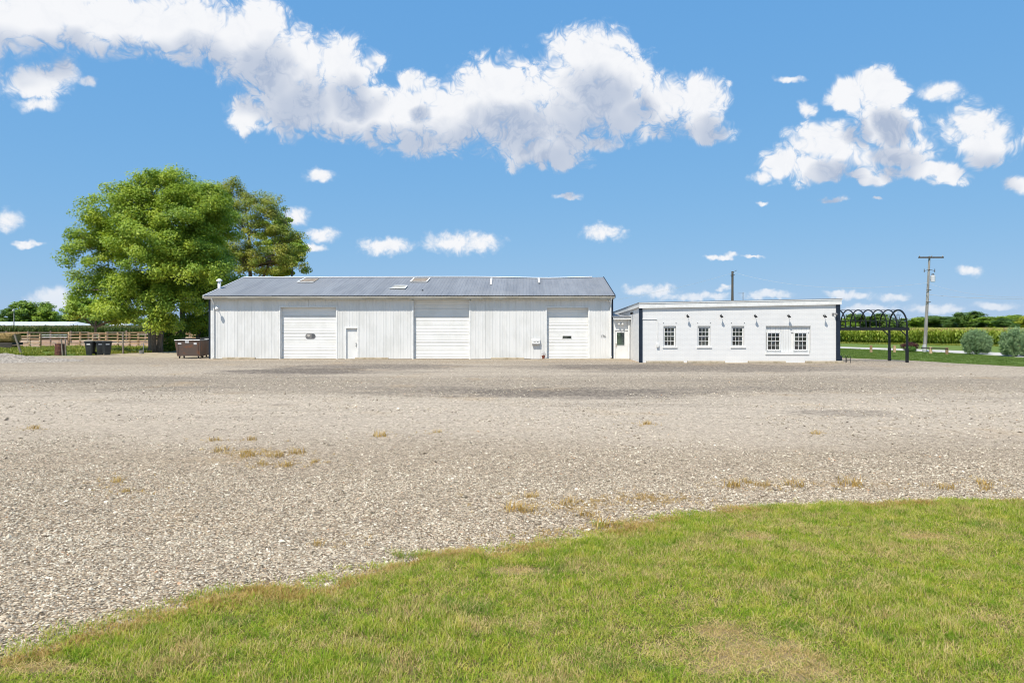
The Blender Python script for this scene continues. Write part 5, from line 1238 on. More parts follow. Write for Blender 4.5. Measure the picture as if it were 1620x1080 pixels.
ORD = ['leftmost', 'second from the left', 'third from the left', 'fourth from the left', 'fifth from the left', 'sixth from the left', 'seventh from the left', 'eighth from the left', 'ninth from the left', 'tenth from the left', 'eleventh from the left', 'twelfth from the left']
def tuft_zone(px_, py_):
    if py_ > 755 and px_ > 1100: return 'of the row above the right lawn edge'
    if py_ > 780 and 780 < px_ < 1050: return 'of those above the middle lawn edge'
    if 330 < px_ < 500 and 690 < py_ < 745: return 'of the clump left of centre'
    if py_ < 700: return 'of the far scattered ones'
    return 'of the lone ones at lower left'
def tuft_label(px_, py_):
    z_ = tuft_zone(px_, py_); same = sorted((a, b) for a, b, _ in tuft_spots if tuft_zone(a, b) == z_)
    return 'dry brown weed tuft, %s %s' % (ORD[same.index((px_, py_))], z_)
for i, (px_, py_, s_) in enumerate(tuft_spots):
    p = gnd(px_, py_); o = bpy.data.objects.new('weed_tuft', dm[i % 3]); col.objects.link(o); f = s_*(1.0 if p.y < 11 else 1.25)
    o.location = (p.x, p.y, 0.0); o.scale = (f*1.35, f*1.1, f*1.25); o.rotation_euler.z = i*1.7
    tag(o, tuft_label(px_, py_), 'weed', 'dry weed tufts in the gravel')
n = 900; k_ = rng.integers(0, len(tuft_spots), n); c_ = np.array([gnd(a, b)[:] for a, b, _ in tuft_spots])[k_]
extra = np.array([gnd(a, b)[:] for a, b in ((1060, 790), (900, 800), (950, 800), (870, 845), (400, 717), (380, 715), (1010, 785), (860, 862))])[rng.integers(0, 8, n)]
use = np.where((rng.random(n) < 0.55)[:, None], extra, c_)
Pw = use + rng.normal(0, 1, (n, 3))*np.array([0.30, 0.16, 0]); Pw[:, 2] = 0.0
small = [tuft_mesh('dry_blade_%s' % 'ab'[i], 90+i, 9, 0.03, 0.035, 0.004, M['dry_weed'], 1.5) for i in range(2)]
scatter('dry_stubble', Pw, eul(n, 0.1), np.ones((n, 3))*rng.uniform(0.6, 1.4, n)[:, None], rng.integers(0, 2, n), small, 'thin dry grass stubble scattered in the gravel', 'stubble')

# =================================================================== TREES
def tree(name, loc, trunks, lobes, leaf, n_leaf, cl_r, label, mat_='leaf', group=None, seed=1, limb_n=26, bark='bark', colr=(1, 1, 1, 1), down=0.0, flat=0.62):
    """trunks: list of [(x,y,z,r), ...]; lobes: (x,y,z,rx,ry,rz,clusters)"""
    r_ = empty(name, loc); tag(r_, label, 'tree', group); rg_ = np.random.default_rng(seed)
    mb = MB()
    for tr in trunks:
        mb.tube([q[:3] for q in tr], [q[3] for q in tr], 9)
    C = []; CN = []
    for lx, ly, lz_, rx, ry, rz_, nc in lobes:
        d = rg_.normal(size=(nc, 3)); d /= np.linalg.norm(d, axis=1, keepdims=True)
        d[:, 2] = np.where(d[:, 2] < -0.55, -d[:, 2], d[:, 2])
        q = d*np.array([rx, ry, rz_])*(rg_.random((nc, 1))**0.38)
        C.append(q + np.array([lx, ly, lz_])); CN.append(d)
    C = np.concatenate(C); CN = np.concatenate(CN)
    tops = [Vector(q[:3]) for tr in trunks for q in tr[len(tr)//2:]]; rad = [q[3] for tr in trunks for q in tr[len(tr)//2:]]
    pick = rg_.choice(len(C), min(limb_n, len(C)), replace=False)
    for i in pick:
        c = Vector(C[i]); below = [j for j, t_ in enumerate(tops) if t_.z < c.z + 0.5] or [0]
        j = min(below, key=lambda j: (tops[j]-c).length); s_ = tops[j]
        m1 = s_.lerp(c, 0.35) + Vector((rg_.normal(0, 0.2), rg_.normal(0, 0.2), 0.35)); m2 = s_.lerp(c, 0.7) + Vector((rg_.normal(0, 0.25), rg_.normal(0, 0.25), 0.25))
        r0 = min(rad[j]*0.55, 0.05+0.022*(c-s_).length)
        mb.tube([s_, m1, m2, c], [r0, r0*0.7, r0*0.42, 0.012], 6, caps=False)
    mb.build('trunk', M[bark], r_, smooth=True)
    per = max(1, n_leaf//len(C)); n = per*len(C)
    ci = np.repeat(np.arange(len(C)), per)
    off_ = rg_.normal(size=(n, 3)); off_ /= np.linalg.norm(off_, axis=1, keepdims=True); off_ *= (rg_.random((n, 1))**0.5)
    rr = cl_r*rg_.uniform(0.7, 1.3, len(C))[ci]
    P_ = C[ci] + off_*rr[:, None]*np.array([1.15, 1.15, flat])
    P_[:, 2] -= down*np.abs(off_[:, 0])*rr
    Nn = CN[ci]*0.5 + off_*0.5 + np.array([0, 0, 0.55]) + rg_.normal(0, 0.45, (n, 3))
    tint = np.clip(0.5 + 0.22*rg_.normal(size=len(C))[ci] + 0.20*rg_.normal(size=n), 0, 1)
    o = leaf_object('crown', M[mat_], P_, Nn, leaf*rg_.uniform(0.7, 1.3, n), tint, r_, rng=rg_); o.color = colr
    return r_
tb = gnd(241, 557)
def TP(px_, py_, dy=0.0):       # point of a tree near that pixel, relative to the big tree's foot
    q = at(px_, py_, tb.y+dy); return (q.x-tb.x, dy, q.z)
def lobe(px_, py_, rpx, rpy, dy, nc, base=None):
    q = TP(px_, py_, dy); s_ = (tb.y+dy)/FPX
    return (*q, rpx*s_, (rpx+rpy)*0.5*s_, rpy*s_, nc)
T1 = [(0, 0, -0.1, 0.42), (0.02, 0, 0.5, 0.33), (-0.05, 0, 2.6, 0.29), (-0.08, 0.1, 4.6, 0.27), (0.1, 0.1, 7.5, 0.22), (0.5, 0, 10.5, 0.15), (0.8, 0, 13.0, 0.07)]
T1b = [(0.5, 0.25, -0.1, 0.30), (0.5, 0.3, 0.6, 0.24), (0.62, 0.35, 3.0, 0.22), (1.0, 0.5, 6.0, 0.18), (1.6, 0.6, 9.5, 0.1)]
tree('maple_tree', (tb.x, tb.y, 0), [T1, T1b],
     [lobe(265, 312, 62, 46, 0, 70), lobe(328, 325, 34, 32, 0.5, 46), lobe(195, 340, 62, 50, -0.5, 76), lobe(300, 350, 60, 55, -1.0, 72), lobe(160, 400, 52, 48, 0, 62), lobe(235, 400, 75, 60, -2.0, 90),
      lobe(300, 425, 55, 48, -1.5, 60), lobe(155, 455, 46, 34, 0.5, 30), lobe(215, 465, 60, 38, -1.0, 60), lobe(185, 490, 40, 26, -1.5, 22), lobe(270, 480, 48, 32, -1.0, 30), lobe(258, 512, 28, 16, -1.5, 12), lobe(320, 395, 40, 60, 1.0, 26)],
     0.18, 165000, 0.78, 'big full green maple tree with twin trunk beside the dumpster', seed=3, limb_n=90, flat=0.8)
t2 = gnd(288, 553.5)
def lobe2(px_, py_, rpx, rpy, base, nc, dy=0.0):
    q = at(px_, py_, base.y+dy); s_ = (base.y+dy)/FPX
    return (q.x-base.x, dy, q.z, rpx*s_, (rpx+rpy)*0.5*s_, rpy*s_, nc)
tree('maple_tree', (t2.x, t2.y, 0), [[(0, 0, -0.1, 0.34), (0, 0, 0.6, 0.26), (0.05, 0, 4, 0.23), (0.1, 0, 8, 0.17), (0.2, 0, 11, 0.08)], [(1.2, 0.8, -0.1, 0.26), (1.1, 0.8, 1.0, 0.2), (1.5, 0.9, 4, 0.16), (2.2, 1, 7.5, 0.08)]],
     [lobe2(320, 400, 46, 55, t2, 34), lobe2(300, 460, 44, 36, t2, 26), lobe2(330, 480, 36, 34, t2, 24), lobe2(355, 440, 34, 40, t2, 22), lobe2(318, 512, 26, 18, t2, 12), lobe2(345, 350, 30, 40, t2, 18)],
     0.18, 66000, 0.8, 'darker green tree between the maple and the barn, trunk behind dumpster', seed=4, limb_n=46, flat=0.8)
t3 = gnd(398, 546)
tree('thinning_tree', (t3.x, t3.y, 0), [[(0, 0, -0.1, 0.42), (0, 0, 0.8, 0.32), (0.1, 0, 5, 0.28), (-0.2, 0, 9, 0.2), (-0.4, 0.2, 13, 0.12), (-0.8, 0, 17, 0.04)], [(0.1, 0, 4.6, 0.2), (1.4, 0, 8, 0.16), (3.0, 0, 11.5, 0.1), (4.2, 0, 14, 0.03)]],
     [lobe2(372, 335, 40, 48, t3, 44), lobe2(408, 360, 46, 54, t3, 52), lobe2(440, 385, 36, 40, t3, 36), lobe2(455, 410, 30, 28, t3, 20), lobe2(390, 420, 50, 30, t3, 24), lobe2(360, 400, 34, 44, t3, 26), lobe2(350, 330, 30, 40, t3, 20), lobe2(385, 410, 40, 34, t3, 28), lobe2(425, 335, 28, 30, t3, 20), lobe2(372, 300, 22, 18, t3, 10), lobe2(420, 420, 46, 26, t3, 26)],
     0.18, 46000, 0.7, 'tall thinning brownish green tree rising behind the barn roof', 'leaf_thin', seed=5, limb_n=110, flat=0.8, colr=(1.12, 0.98, 1.0, 1))
t3b = gnd(460, 543)
tree('green_tree', (t3b.x, t3b.y, 0), [[(0, 0, -0.1, 0.3), (0, 0, 5, 0.22), (0.2, 0, 10, 0.08)]],
     [lobe2(452, 400, 28, 30, t3b, 20), lobe2(466, 420, 22, 26, t3b, 16), lobe2(440, 430, 30, 20, t3b, 14), lobe2(425, 375, 26, 28, t3b, 16), lobe2(445, 360, 20, 22, t3b, 10), lobe2(474, 395, 14, 18, t3b, 8)], 0.22, 26000, 0.7, 'green tree at the right end of the clump behind the barn', seed=6, limb_n=24, colr=(0.9, 0.95, 0.9, 1))
t4 = gnd(150, 541.5)
tree('young_tree', (t4.x, t4.y, 0), [[(0, 0, -0.1, 0.2), (0.1, 0, 2, 0.15), (0.2, 0, 5, 0.05)]], [lobe2(135, 485, 26, 20, t4, 20), lobe2(165, 495, 32, 18, t4, 22), lobe2(195, 505, 34, 14, t4, 18), lobe2(120, 498, 20, 13, t4, 10)],
     0.30, 11000, 0.9, 'small pale green tree behind the corral left of the maple', seed=7, limb_n=16, colr=(1.0, 1.05, 1.2, 1))
# scrub under the trees
def shrub(name, loc, rx, ry, rz_, n, leaf, mat_, label, seed, group=None, cz=None, aspect=0.6, up=0.4, stems=7, colr=(1, 1, 1, 1), lumps=26, shell=0.35, catg='shrub'):
    r_ = empty(name, loc); tag(r_, label, catg, group); rg_ = np.random.default_rng(seed); cz = rz_ if cz is None else cz
    d = rg_.normal(size=(lumps, 3)); d /= np.linalg.norm(d, axis=1, keepdims=True); c = d*np.array([rx, ry, rz_])*0.78 + np.array([0, 0, cz])
    ci = rg_.integers(0, lumps, n); off_ = rg_.normal(size=(n, 3)); off_ /= np.linalg.norm(off_, axis=1, keepdims=True)
    P_ = c[ci] + off_*(rg_.random((n, 1))**shell)*np.array([rx, ry, rz_])*0.34
    P_[:, 2] = np.maximum(P_[:, 2], 0.03)
    Nn = d[ci]*0.6 + off_*0.7 + np.array([0, 0, up]) + rg_.normal(0, 0.3, (n, 3)); tint = np.clip(0.5+0.25*rg_.normal(size=lumps)[ci]+0.15*rg_.normal(size=n), 0, 1)
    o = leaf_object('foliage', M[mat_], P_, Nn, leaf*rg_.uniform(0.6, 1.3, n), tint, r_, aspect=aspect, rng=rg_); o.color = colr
    mb = MB()
    for i in range(stems):
        q = c[rg_.integers(0, lumps)]; mb.tube([(0.1*q[0]/rx, 0.1*q[1]/ry, -0.02), (q[0]*0.5, q[1]*0.5, q[2]*0.45), tuple(q)], [0.03, 0.02, 0.008], 5)
    mb.build('stems', M['bark'], r_); return r_
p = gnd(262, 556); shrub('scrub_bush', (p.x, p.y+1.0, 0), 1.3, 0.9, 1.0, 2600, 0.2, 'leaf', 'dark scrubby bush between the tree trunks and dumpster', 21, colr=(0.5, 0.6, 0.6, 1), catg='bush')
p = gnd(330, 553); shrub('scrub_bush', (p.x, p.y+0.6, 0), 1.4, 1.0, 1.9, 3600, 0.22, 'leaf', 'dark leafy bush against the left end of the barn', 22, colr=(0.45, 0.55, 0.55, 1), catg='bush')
# shrubs of the right lawn
def juniper(loc, R_, H, n, label, seed):
    r_ = empty('juniper_shrub', loc); tag(r_, label, 'shrub', 'grey-green shrubs by the driveway'); rg_ = np.random.default_rng(seed)
    m_ = 330; th = rg_.uniform(0, 2*np.pi, m_); ph = np.arccos(1 - rg_.random(m_)*1.72)
    D = np.stack([np.sin(ph)*np.cos(th), np.sin(ph)*np.sin(th), np.cos(ph)], 1)
    tip = D*np.array([R_, R_, H*0.56])*rg_.uniform(0.86, 1.08, (m_, 1)) + np.array([0, 0, H*0.46]); tip[:, 2] = np.maximum(tip[:, 2], 0.10)
    ci = rg_.integers(0, m_, n); t_ = 1 - 0.36*rg_.random((n, 1))**1.5
    base = np.array([0, 0, 0.12]); P_ = base + (tip[ci]-base)*t_ + rg_.normal(0, 0.055, (n, 3)); P_[:, 2] = np.maximum(P_[:, 2], 0.04)
    dirv = (tip[ci]-base); dirv /= np.linalg.norm(dirv, axis=1, keepdims=True); Nn = np.cross(dirv, rg_.normal(size=(n, 3)))
    Nn += dirv*0.3 + np.array([0, -0.1, 0.35])
    tint = np.clip(0.45 + 0.5*(t_[:, 0]-0.8) + 0.2*rg_.normal(size=m_)[ci] + 0.15*rg_.normal(size=n), 0, 1)
    leaf_object('foliage', M['juniper'], P_, Nn, 0.115*rg_.uniform(0.6, 1.4, n), tint, r_, aspect=0.30, rng=rg_)
    mb = MB()
    for i in range(26): mb.tube([(0, 0, -0.02), tuple(tip[i]*np.array([0.35, 0.35, 0.4])+np.array([0, 0, 0.05])), tuple(tip[i]*0.92)], [0.03, 0.02, 0.006], 5)
    mb.build('stems', M['bark'], r_)
p = gnd(1553, 560.5); juniper((p.x, p.y+0.6, -0.012), 0.98, 1.92, 14000, 'round grey-green shrub left of the one cut by the picture edge', 31)
p = gnd(1613, 564); juniper((p.x+0.15, p.y+0.6, -0.012), 1.0, 2.1, 14000, 'round grey-green shrub at the right edge of the picture', 32)
p = gnd(1444, 557); shrub('boxwood_mound', (p.x, p.y+0.3, -0.012), 0.45, 0.42, 0.30, 2600, 0.06, 'box_leaf', 'small bright green clipped shrub beside the arbor post', 33, cz=0.24, lumps=60, shell=0.5)
p = gnd(1446, 555.5); shrub('barberry_hedge', (p.x+0.15, p.y+1.0, -0.012), 0.85, 0.5, 0.42, 3000, 0.075, 'maroon', 'dark maroon barberry hedge behind the small green shrub', 34, cz=0.42, lumps=40)
# low post-and-rail fence
posts_ = [(1378, 557.2, 546.2), (1415, 557.3, 546.4), (1472.5, 559.3, 549.0), (1498, 560.0, 549.6)]
fp = gnd(1378, 557.2); r_ = empty('post_and_rail_fence', (fp.x, fp.y, 0)); tag(r_, 'low weathered post and dark rail fence along the driveway', 'fence'); off = tuple(r_.location)
tops_ = []
for px_, py_, pt_ in posts_:
    q = gnd(px_, py_); h = (py_-pt_)/(FPX/q.y); mb = MB(); mb.bbox(q.x-0.085, q.x+0.085, q.y-0.085, q.y+0.085, -0.05, h, 0.02); mb.build('post', M['wood_tan'], r_, off); tops_.append((q, h))
q0 = gnd(1456, 558.7)
for (a_, b_) in ((q0, tops_[2][0]), (tops_[2][0], tops_[3][0])):
    mb = MB(); mb.tube([(a_.x, a_.y-0.13, 0.44), (b_.x, b_.y-0.13, 0.44)], 0.05, 6); mb.build('rail', M['wood_dark'], r_, off)
# utility poles, wires
def utility_pole(name, base, top, r0, r1, label, arms=True):
    r_ = empty(name, (base.x, base.y, -0.012)); tag(r_, label, 'utility pole'); H = top.z; lx = top.x-base.x
    def q(t): return (lx*t, 0, H*t)
    mb = MB(); mb.tube([q(0), q(0.25), q(0.5)], [r0, r0*0.93, (r0+r1)/2*1.05], 10); mb.build('lower_shaft', M['pole'], r_)
    mb = MB(); mb.tube([q(0.5), q(0.75), q(1.0)], [(r0+r1)/2*1.05, (r0+r1)/2*0.85, r1], 10); mb.build('upper_shaft', M['pole_dark' if not arms else 'pole'], r_)
    if arms:
        x, _, z = q(0.985); mb = MB(); mb.box(x-1.0, x+1.12, -0.18, -0.09, z-0.06, z+0.06); ar = mb.build('crossarm', M['pole_dark'], r_)
        for dx in (-0.92, 0.12, 1.05):
            mb = MB(); mb.lathe((x+dx, -0.135, z+0.06), [(0.02, 0), (0.045, 0.03), (0.03, 0.06), (0.045, 0.09), (0.015, 0.13)], 8); mb.build('insulator', M['steel'], ar)
        x, _, z = q(0.735); mb = MB(); mb.lathe((x+0.36, -0.05, z-0.02), [(0.17, 0), (0.19, 0.02), (0.19, 0.50), (0.17, 0.55), (0.05, 0.57)], 14); tr_ = mb.build('transformer', M['far_metal'], r_)
        for dx in (-0.06, 0.08):
            mb = MB(); mb.lathe((x+0.36+dx, -0.05, z+0.54), [(0.03, 0), (0.05, 0.05), (0.03, 0.1), (0.045, 0.13), (0.01, 0.17)], 8); mb.build('bushing', M['pole_dark'], tr_)
        mb = MB(); mb.box(x, x+0.30, -0.07, -0.03, z+0.15, z+0.21); mb.build('bracket', M['steel'], r_)
        for f in (0.645, 0.52):
            x, _, z = q(f); mb = MB(); mb.tube([(x-0.19, -0.16, z), (x+0.19, -0.16, z)], 0.035, 6); mb.build('bracket', M['pole_dark'], r_)
        x, _, z = q(0.86)
        for s_ in (-1, 1):
            mb = MB(); mb.tube([(x, -0.1, z), (x+0.45*s_, -0.1, z-0.12)], 0.02, 5); mb.tube([(x+0.45*s_, -0.1, z-0.25), (x+0.45*s_, -0.1, z+0.05)], 0.03, 5); mb.build('fuse_holder', M['pole_dark'], r_)
        mb = MB(); mb.bbox(-0.30, -0.06, -0.35, -0.14, 0, 0.62, 0.02); mb.build('meter_box', M['far_wall'], r_)
    return r_
ub = gnd(1463, 556.5); ut = at(1470.5, 405, ub.y); utility_pole('utility_pole', ub, ut, 0.145, 0.075, 'tall silvery utility pole with crossarm and transformer on the right')
u2y = 74.0; u2 = at(1158.5, 517, u2y); u2t = at(1158.8, 429, u2y); r2 = utility_pole('utility_pole', Vector((u2.x, u2y, 0)), u2t, 0.17, 0.12, 'bare wooden utility pole rising behind the brick building', False)
mb = MB(); z = u2t.z; mb.tube([(-0.22, -0.1, z-0.45), (0.22, -0.1, z-0.40)], 0.04, 6); mb.build('bracket', M['pole_dark'], r2)
mb = MB(); mb.tube([(0.05, 0, z-0.1), (0.5, 0, z+0.12)], 0.02, 5); mb.build('top_pin', M['pole_dark'], r2)
def wire(a_, b_, sag_, label, r=0.009, segn=24):
    mb = MB(); mb.tube([a_.lerp(b_, i/segn) - Vector((0, 0, 4*sag_*(i/segn)*(1-i/segn))) for i in range(segn+1)], r, 5); o = mb.build('overhead_wire', M['wire']); tag(o, label, 'wire', 'overhead wires')
pa = at(1466, 447.5, ub.y); pb = at(1161, 431, u2y); wire(pb, pa, 0.95, 'overhead wire sagging between the two utility poles')
pc = at(1785, 452, ub.y-22); wire(pa, pc, 0.9, 'upper overhead wire running off right from the tall pole')
pd = at(1465, 465.5, ub.y); pe = at(1800, 463, ub.y-20); wire(pd, pe, 0.35, 'lower overhead cable running off right from the tall pole', 0.016)
pf_ = at(960, 517, 62); pf_.z = 4.5; wire(pb, pf_, 0.25, 'overhead wire dropping left from the bare pole to the barn')

# =================================================================== CORN
def corn_plant(name, seed, H, leafm, tasm):
    r_ = random.Random(seed); V = []; Fs = []; mi = []; tint = []
    def strip(pts, ws, tn, m_):
        b0 = len(V)
        for (x, y, z), (wx, wy) in zip(pts, ws): V.extend([(x-wx, y-wy, z), (x+wx, y+wy, z)])
        for i in range(len(pts)-1): Fs.append((b0+2*i, b0+2*i+1, b0+2*i+3, b0+2*i+2)); mi.append(m_); tint.append(tn)
    for a in (0, 1.57): strip([(0, 0, 0), (0, 0, H*0.93)], [(0.016*math.cos(a), 0.016*math.sin(a))]*2, 0.5, 0)
    for i in range(12):
        z = H*(0.12 + 0.76*i/11); th = (i % 2)*math.pi + r_.uniform(-0.7, 0.7); L = r_.uniform(0.55, 0.85)*(1-0.25*abs(i/11-0.5)); up_ = r_.uniform(0.3, 0.55)
        dx, dy = math.cos(th), math.sin(th); wd = 0.045
        pts = [(0, 0, z), (dx*L*0.35, dy*L*0.35, z+L*up_), (dx*L*0.7, dy*L*0.7, z+L*(up_-0.02)), (dx*L, dy*L, z+L*(up_-0.42))]
        tn = min(1, max(0, (0.15 if i < 2 else 0.25) + 0.6*i/11 + r_.uniform(-0.25, 0.25)));  tn = 1.0 if (i < 3 and r_.random() < 0.5) else tn
        strip(pts, [(-dy*wd*0.5, dx*wd*0.5), (-dy*wd, dx*wd), (-dy*wd*0.8, dx*wd*0.8), (-dy*0.004, dx*0.004)], tn, 0)
    for i in range(6):
        th = r_.uniform(0, 6.28); s_ = 0.10 if i else 0.02; dx, dy = math.cos(th)*s_, math.sin(th)*s_
        strip([(0, 0, H*0.9), (dx*0.6, dy*0.6, H*0.98), (dx*1.4, dy*1.4, H*1.04)], [(0.012, 0.006), (0.014, 0.007), (0.005, 0.002)], 0.5, 1)
    me = bpy.data.meshes.new(name); me.from_pydata(V, [], Fs); me.polygons.foreach_set('material_index', mi)
    a_ = me.attributes.new('tint', 'FLOAT', 'FACE'); a_.data.foreach_set('value', tint)
    me.materials.append(M[leafm]); me.materials.append(M[tasm]); o = bpy.data.objects.new(name, me); col.objects.link(o); return o
def corn_field(name, o0, u, v, nu, rows, spacing, H, leafm, tasm, label, seed):
    src = [corn_plant('%s_plant_%s' % (name, 'abcd'[i]), seed+i, H, leafm, tasm) for i in range(4)]
    i, j = np.meshgrid(np.arange(nu), rows); i = i.ravel(); j = j.ravel().astype(float); n = len(i)
    sp = np.where(j > 14, spacing*2.4, spacing); keep = (i*sp) < nu*spacing
    i, j, sp = i[keep], j[keep], sp[keep]; n = len(i)
    P_ = np.array(o0)[None, :] + (i*sp + rng.normal(0, 0.05, n))[:, None]*np.array(u)[None, :] + (j*0.76 + rng.normal(0, 0.04, n))[:, None]*np.array(v)[None, :]
    hh = 0.94 + 0.1*vnoise(P_[:, 0]+300, P_[:, 1]+300, 6, 2) + rng.normal(0, 0.035, n)
    return scatter(name, np.concatenate([P_, np.full((n, 1), -0.012)], 1), eul(n, 0.05), np.stack([hh*np.where(j > 14, 1.7, 1.1), hh*np.where(j > 14, 1.7, 1.1), hh], 1), rng.integers(0, 4, n), src, label, 'corn')
c1, c2 = gnd(1327, 542.3), gnd(1620, 547.0); d_ = Vector((c2.x-c1.x, c2.y-c1.y)).normalized(); nrm_ = (-d_.y, d_.x) if (-d_.y) > 0 else (d_.y, -d_.x)
o0 = (c1.x - d_.x*22, c1.y - d_.y*22)
corn_field('cornfield', o0, tuple(d_), nrm_, 480, np.arange(0, 95), 0.19, 1.84, 'corn_leaf', 'tassel', 'tall green corn with yellow tassels across the driveway on the right', 200)
l1, l2 = gnd(-60, 538.0), gnd(420, 536.5); d2 = Vector((l2.x-l1.x, l2.y-l1.y)).normalized(); n2 = (-d2.y, d2.x)
corn_field('corn_strip', (l1.x-d2.x*8, l1.y-d2.y*8), tuple(d2), n2, 420, np.arange(0, 60), 0.2, 2.22, 'corn_leaf_dark', 'tassel_dark', 'dark green band of corn behind the corral on the left', 230)
# verge of rough grass before the corn
verge_src = [tuft_mesh('verge_%s' % 'ab'[i], 95+i, 16, 0.2, 0.22, 0.03, M['weed'], 0.9) for i in range(2)]
n = 2600; t_ = rng.random(n)*90 - 20; s_ = -rng.random(n)**1.6*4.5
Pv = np.stack([c1.x + d_.x*t_ + nrm_[0]*s_, c1.y + d_.y*t_ + nrm_[1]*s_, np.full(n, -0.012)], 1)
scatter('verge_grass', Pv, eul(n, 0.1), np.ones((n, 3))*rng.uniform(0.6, 1.3, n)[:, None], rng.integers(0, 2, n), verge_src, 'rough green grass verge in front of the right cornfield', 'grass')
mb = MB(); p = at(1357, 522, 150); mb.box(p.x-0.45, p.x+0.45, 150, 150.04, 2.0-0.35, 2.0+0.35); sg_ = empty('field_sign', (p.x, 150, 0)); mb2 = MB(); mb2.box(-0.45, 0.45, 0, 0.03, 1.5, 2.15); mb2.build('board', M['white_trim'], sg_)
mb2 = MB(); mb2.box(-0.04, 0.04, 0.031, 0.10, 0, 1.9); mb2.build('stake', M['wood_grey'], sg_); tag(sg_, 'tiny white sign standing in the corn seen through the arbor', 'sign')

# =================================================================== FAR AWAY
def far_tree_proto(seed, wide):
    rg_ = np.random.default_rng(seed); H = 10.0
    lobes = [(rg_.normal(0, 1.1*wide), rg_.normal(0, 1.1), rg_.uniform(3.0, 7.6), rg_.uniform(1.7, 2.6)*wide, 2.0, rg_.uniform(1.5, 2.3), 12) for _ in range(6)] + [(0, 0, 2.2, 2.6*wide, 2.2, 1.9, 14)]
    return lobes, seed
protos = []
for i in range(5):
    lobes, sd = far_tree_proto(300+i, (1.0, 1.3, 0.85, 1.15, 1.0)[i])
    protos.append(tree('far_tree', (0, 0, 0), [[(0, 0, -0.3, 0.3), (0, 0, 3, 0.22), (0.1, 0, 7, 0.06)]], lobes, 0.46, 9000, 0.85, 'x', 'far_leaf', seed=sd, limb_n=10, flat=0.95))
used_ = set()
def far_tree(kind, px_, top_py, D, wpx, colr, label, group):
    src = protos[kind]; o = src if kind not in used_ else copy_tree(src); used_.add(kind)
    x = xat(px_, D); z = zat(px_, top_py-2.0, D); sx = wpx*1.4*D/FPX/5.6; sz = z/8.6
    o.location = (x, D, -0.1); o.scale = (sx, (sx+sz)/2, sz); o.rotation_euler.z = (px_ % 7)*0.9
    for ch in o.children:
        if ch.name.startswith('crown'): ch.color = colr
    tag(o, label, 'tree', group)
G1 = (0.78, 0.90, 0.85, 1); G2 = (0.85, 0.95, 0.85, 1); G3 = (1.5, 1.5, 0.9, 1); G4 = (2.3, 1.75, 0.75, 1); G5 = (0.62, 0.78, 0.82, 1)
RT = [(1, 1330, 506, 300, 24, G3, 'yellow-green far tree just right of the brick building corner'), (0, 1352, 500, 310, 30, G2, 'mid green far tree seen through the left arbor hoops'), (3, 1378, 504, 320, 30, G1, 'dark far tree seen through the middle arbor hoops'),
      (2, 1396, 500, 300, 26, G2, 'mid green far tree seen through the right arbor hoops'), (1, 1420, 507, 330, 30, G1, 'dark low far tree seen through the end hoop of the arbor'), (4, 1446, 503, 320, 26, G3, 'yellow-green far tree just left of the tall pole'),
      (0, 1466, 505, 330, 26, G2, 'mid green far tree directly behind the tall pole'), (3, 1484, 503, 330, 26, G1, 'dark far tree first to the right of the tall pole'), (2, 1500, 506, 320, 22, G5, 'blue-green far tree second right of the tall pole'),
      (4, 1511, 501, 330, 24, G2, 'mid green far tree third right of the tall pole'), (0, 1531, 497, 310, 30, G1, 'tallest dark far tree, behind the left grey-green shrub'), (1, 1549, 502, 315, 26, G5, 'blue-green far tree just right of the tallest one'),
      (3, 1572, 504, 290, 36, G3, 'bright yellow-green far tree between the two grey-green shrubs'), (2, 1592, 508, 270, 24, G5, 'dark blue-green small far tree before the yellow trees'),
      (0, 1603, 502, 300, 30, G3, 'yellow-green far tree left of the golden one'), (4, 1622, 499, 280, 36, G4, 'golden yellow far tree at the right picture edge')]
for k_, px_, tp, D, wpx, c_, lb in RT: far_tree(k_, px_, tp, D, wpx, c_, lb, 'far trees beyond the right cornfield')
LT = [(1, 4, 495, 260, 40, G1, 'dark green far tree at the left picture edge above the white roof'), (3, 30, 492, 255, 30, G1, 'dark green far tree behind the small left pole'), (0, 52, 482, 240, 40, (1.25, 1.3, 0.9, 1), 'tall bright green far tree above the white barn roof'),
      (2, 76, 492, 240, 26, G3, 'yellow-green far tree right of the tall bright one'), (4, 92, 498, 270, 30, G1, 'dark green far tree over the right end of white roof'), (1, 112, 502, 280, 34, G2, 'mid green far tree left of the young pale tree'),
      (0, 140, 504, 290, 36, G1, 'dark green far tree behind the young pale tree'), (3, 205, 506, 300, 40, G2, 'mid green far tree seen under the maple crown'), (2, 270, 505, 300, 44, G1, 'dark green far tree seen between the maple trunks')]
for k_, px_, tp, D, wpx, c_, lb in LT: far_tree(k_, px_, tp, D, wpx, c_, lb, 'far trees on the left')
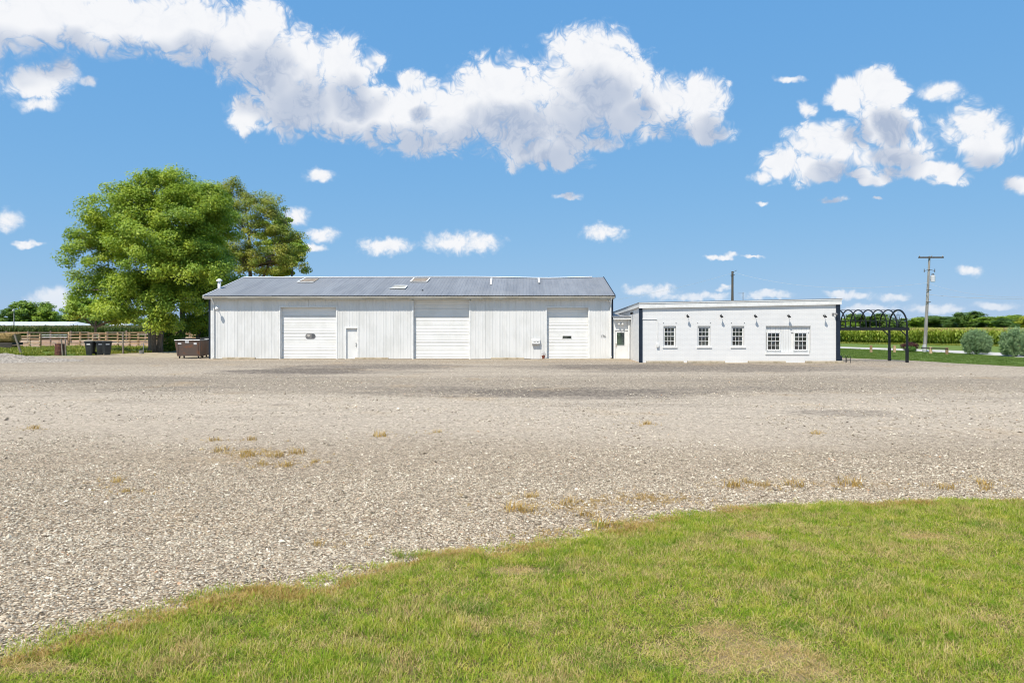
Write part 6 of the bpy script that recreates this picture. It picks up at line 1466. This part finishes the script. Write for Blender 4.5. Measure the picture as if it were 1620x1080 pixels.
# far low wood that closes the horizon
n = 36000
X = rng.uniform(-900, 900, n); Yf = 400 + rng.uniform(0, 30, n) + 0.02*np.abs(X)
Hf = 4.2 + 3.4*vnoise(X+900, X*0+5, 14, 12); Zf = rng.random(n)**0.7*Hf
o = leaf_object('far_wood', M['far_leaf'], np.stack([X, Yf, Zf], 1), rng.normal(size=(n, 3))*0.6+np.array([0, -0.5, 0.6]), rng.uniform(1.0, 2.2, n), rng.random(n)); o.color = (0.55, 0.68, 0.75, 1)
tag(o, 'low dark green wood along the far horizon', 'wood', kind='stuff')
# far white barns on the left
def far_barn(x0, x1, Y, dep, ze, zr, hip, label):
    r_ = empty('far_barn', ((x0+x1)/2, Y, 0)); off = tuple(r_.location); tag(r_, label, 'barn', 'far barns on the left')
    mb = MB(); mb.box(x0, x1, Y, Y+dep, 0, ze); mb.build('wall', M['far_wall'], r_, off)
    mb = MB(); e = 0.6; mb.add([(x0-e, Y-e, ze), (x1+e, Y-e, ze), (x1+e, Y+dep+e, ze), (x0-e, Y+dep+e, ze), (x0-e, Y+dep/2, zr), (x1+e-hip, Y+dep/2, zr)], [(0,1,5,4), (2,3,4,5), (1,2,5), (3,0,4), (0,3,2,1)]); mb.build('roof', M['far_metal'], r_, off)
q0, q1 = xat(-120, 215), xat(108, 215); far_barn(q0, q1, 215, 16, 2.35, 3.85, 3.0, 'long low white-roofed barn beyond the corn at the left')
q0, q1 = xat(173, 240), xat(196, 240); far_barn(q0, q1, 240, 10, 2.4, 3.5, 0.5, 'small pale-roofed shed glimpsed under the maple crown')
p = at(22, 517, 150); r_ = empty('yard_pole', (p.x, 150, 0)); tag(r_, 'thin pale pole in front of the far white roof', 'pole')
mb = MB(); mb.tube([(0, 0, 0), (0, 0, 6.0)], [0.13, 0.09], 7); mb.build('shaft', M['pole'], r_)
mb = MB(); mb.lathe((0, -0.15, 5.6), [(0.08, 0), (0.28, 0.1), (0.22, 0.4), (0.05, 0.5)], 10); mb.build('lamp_head', M['far_wall'], r_)
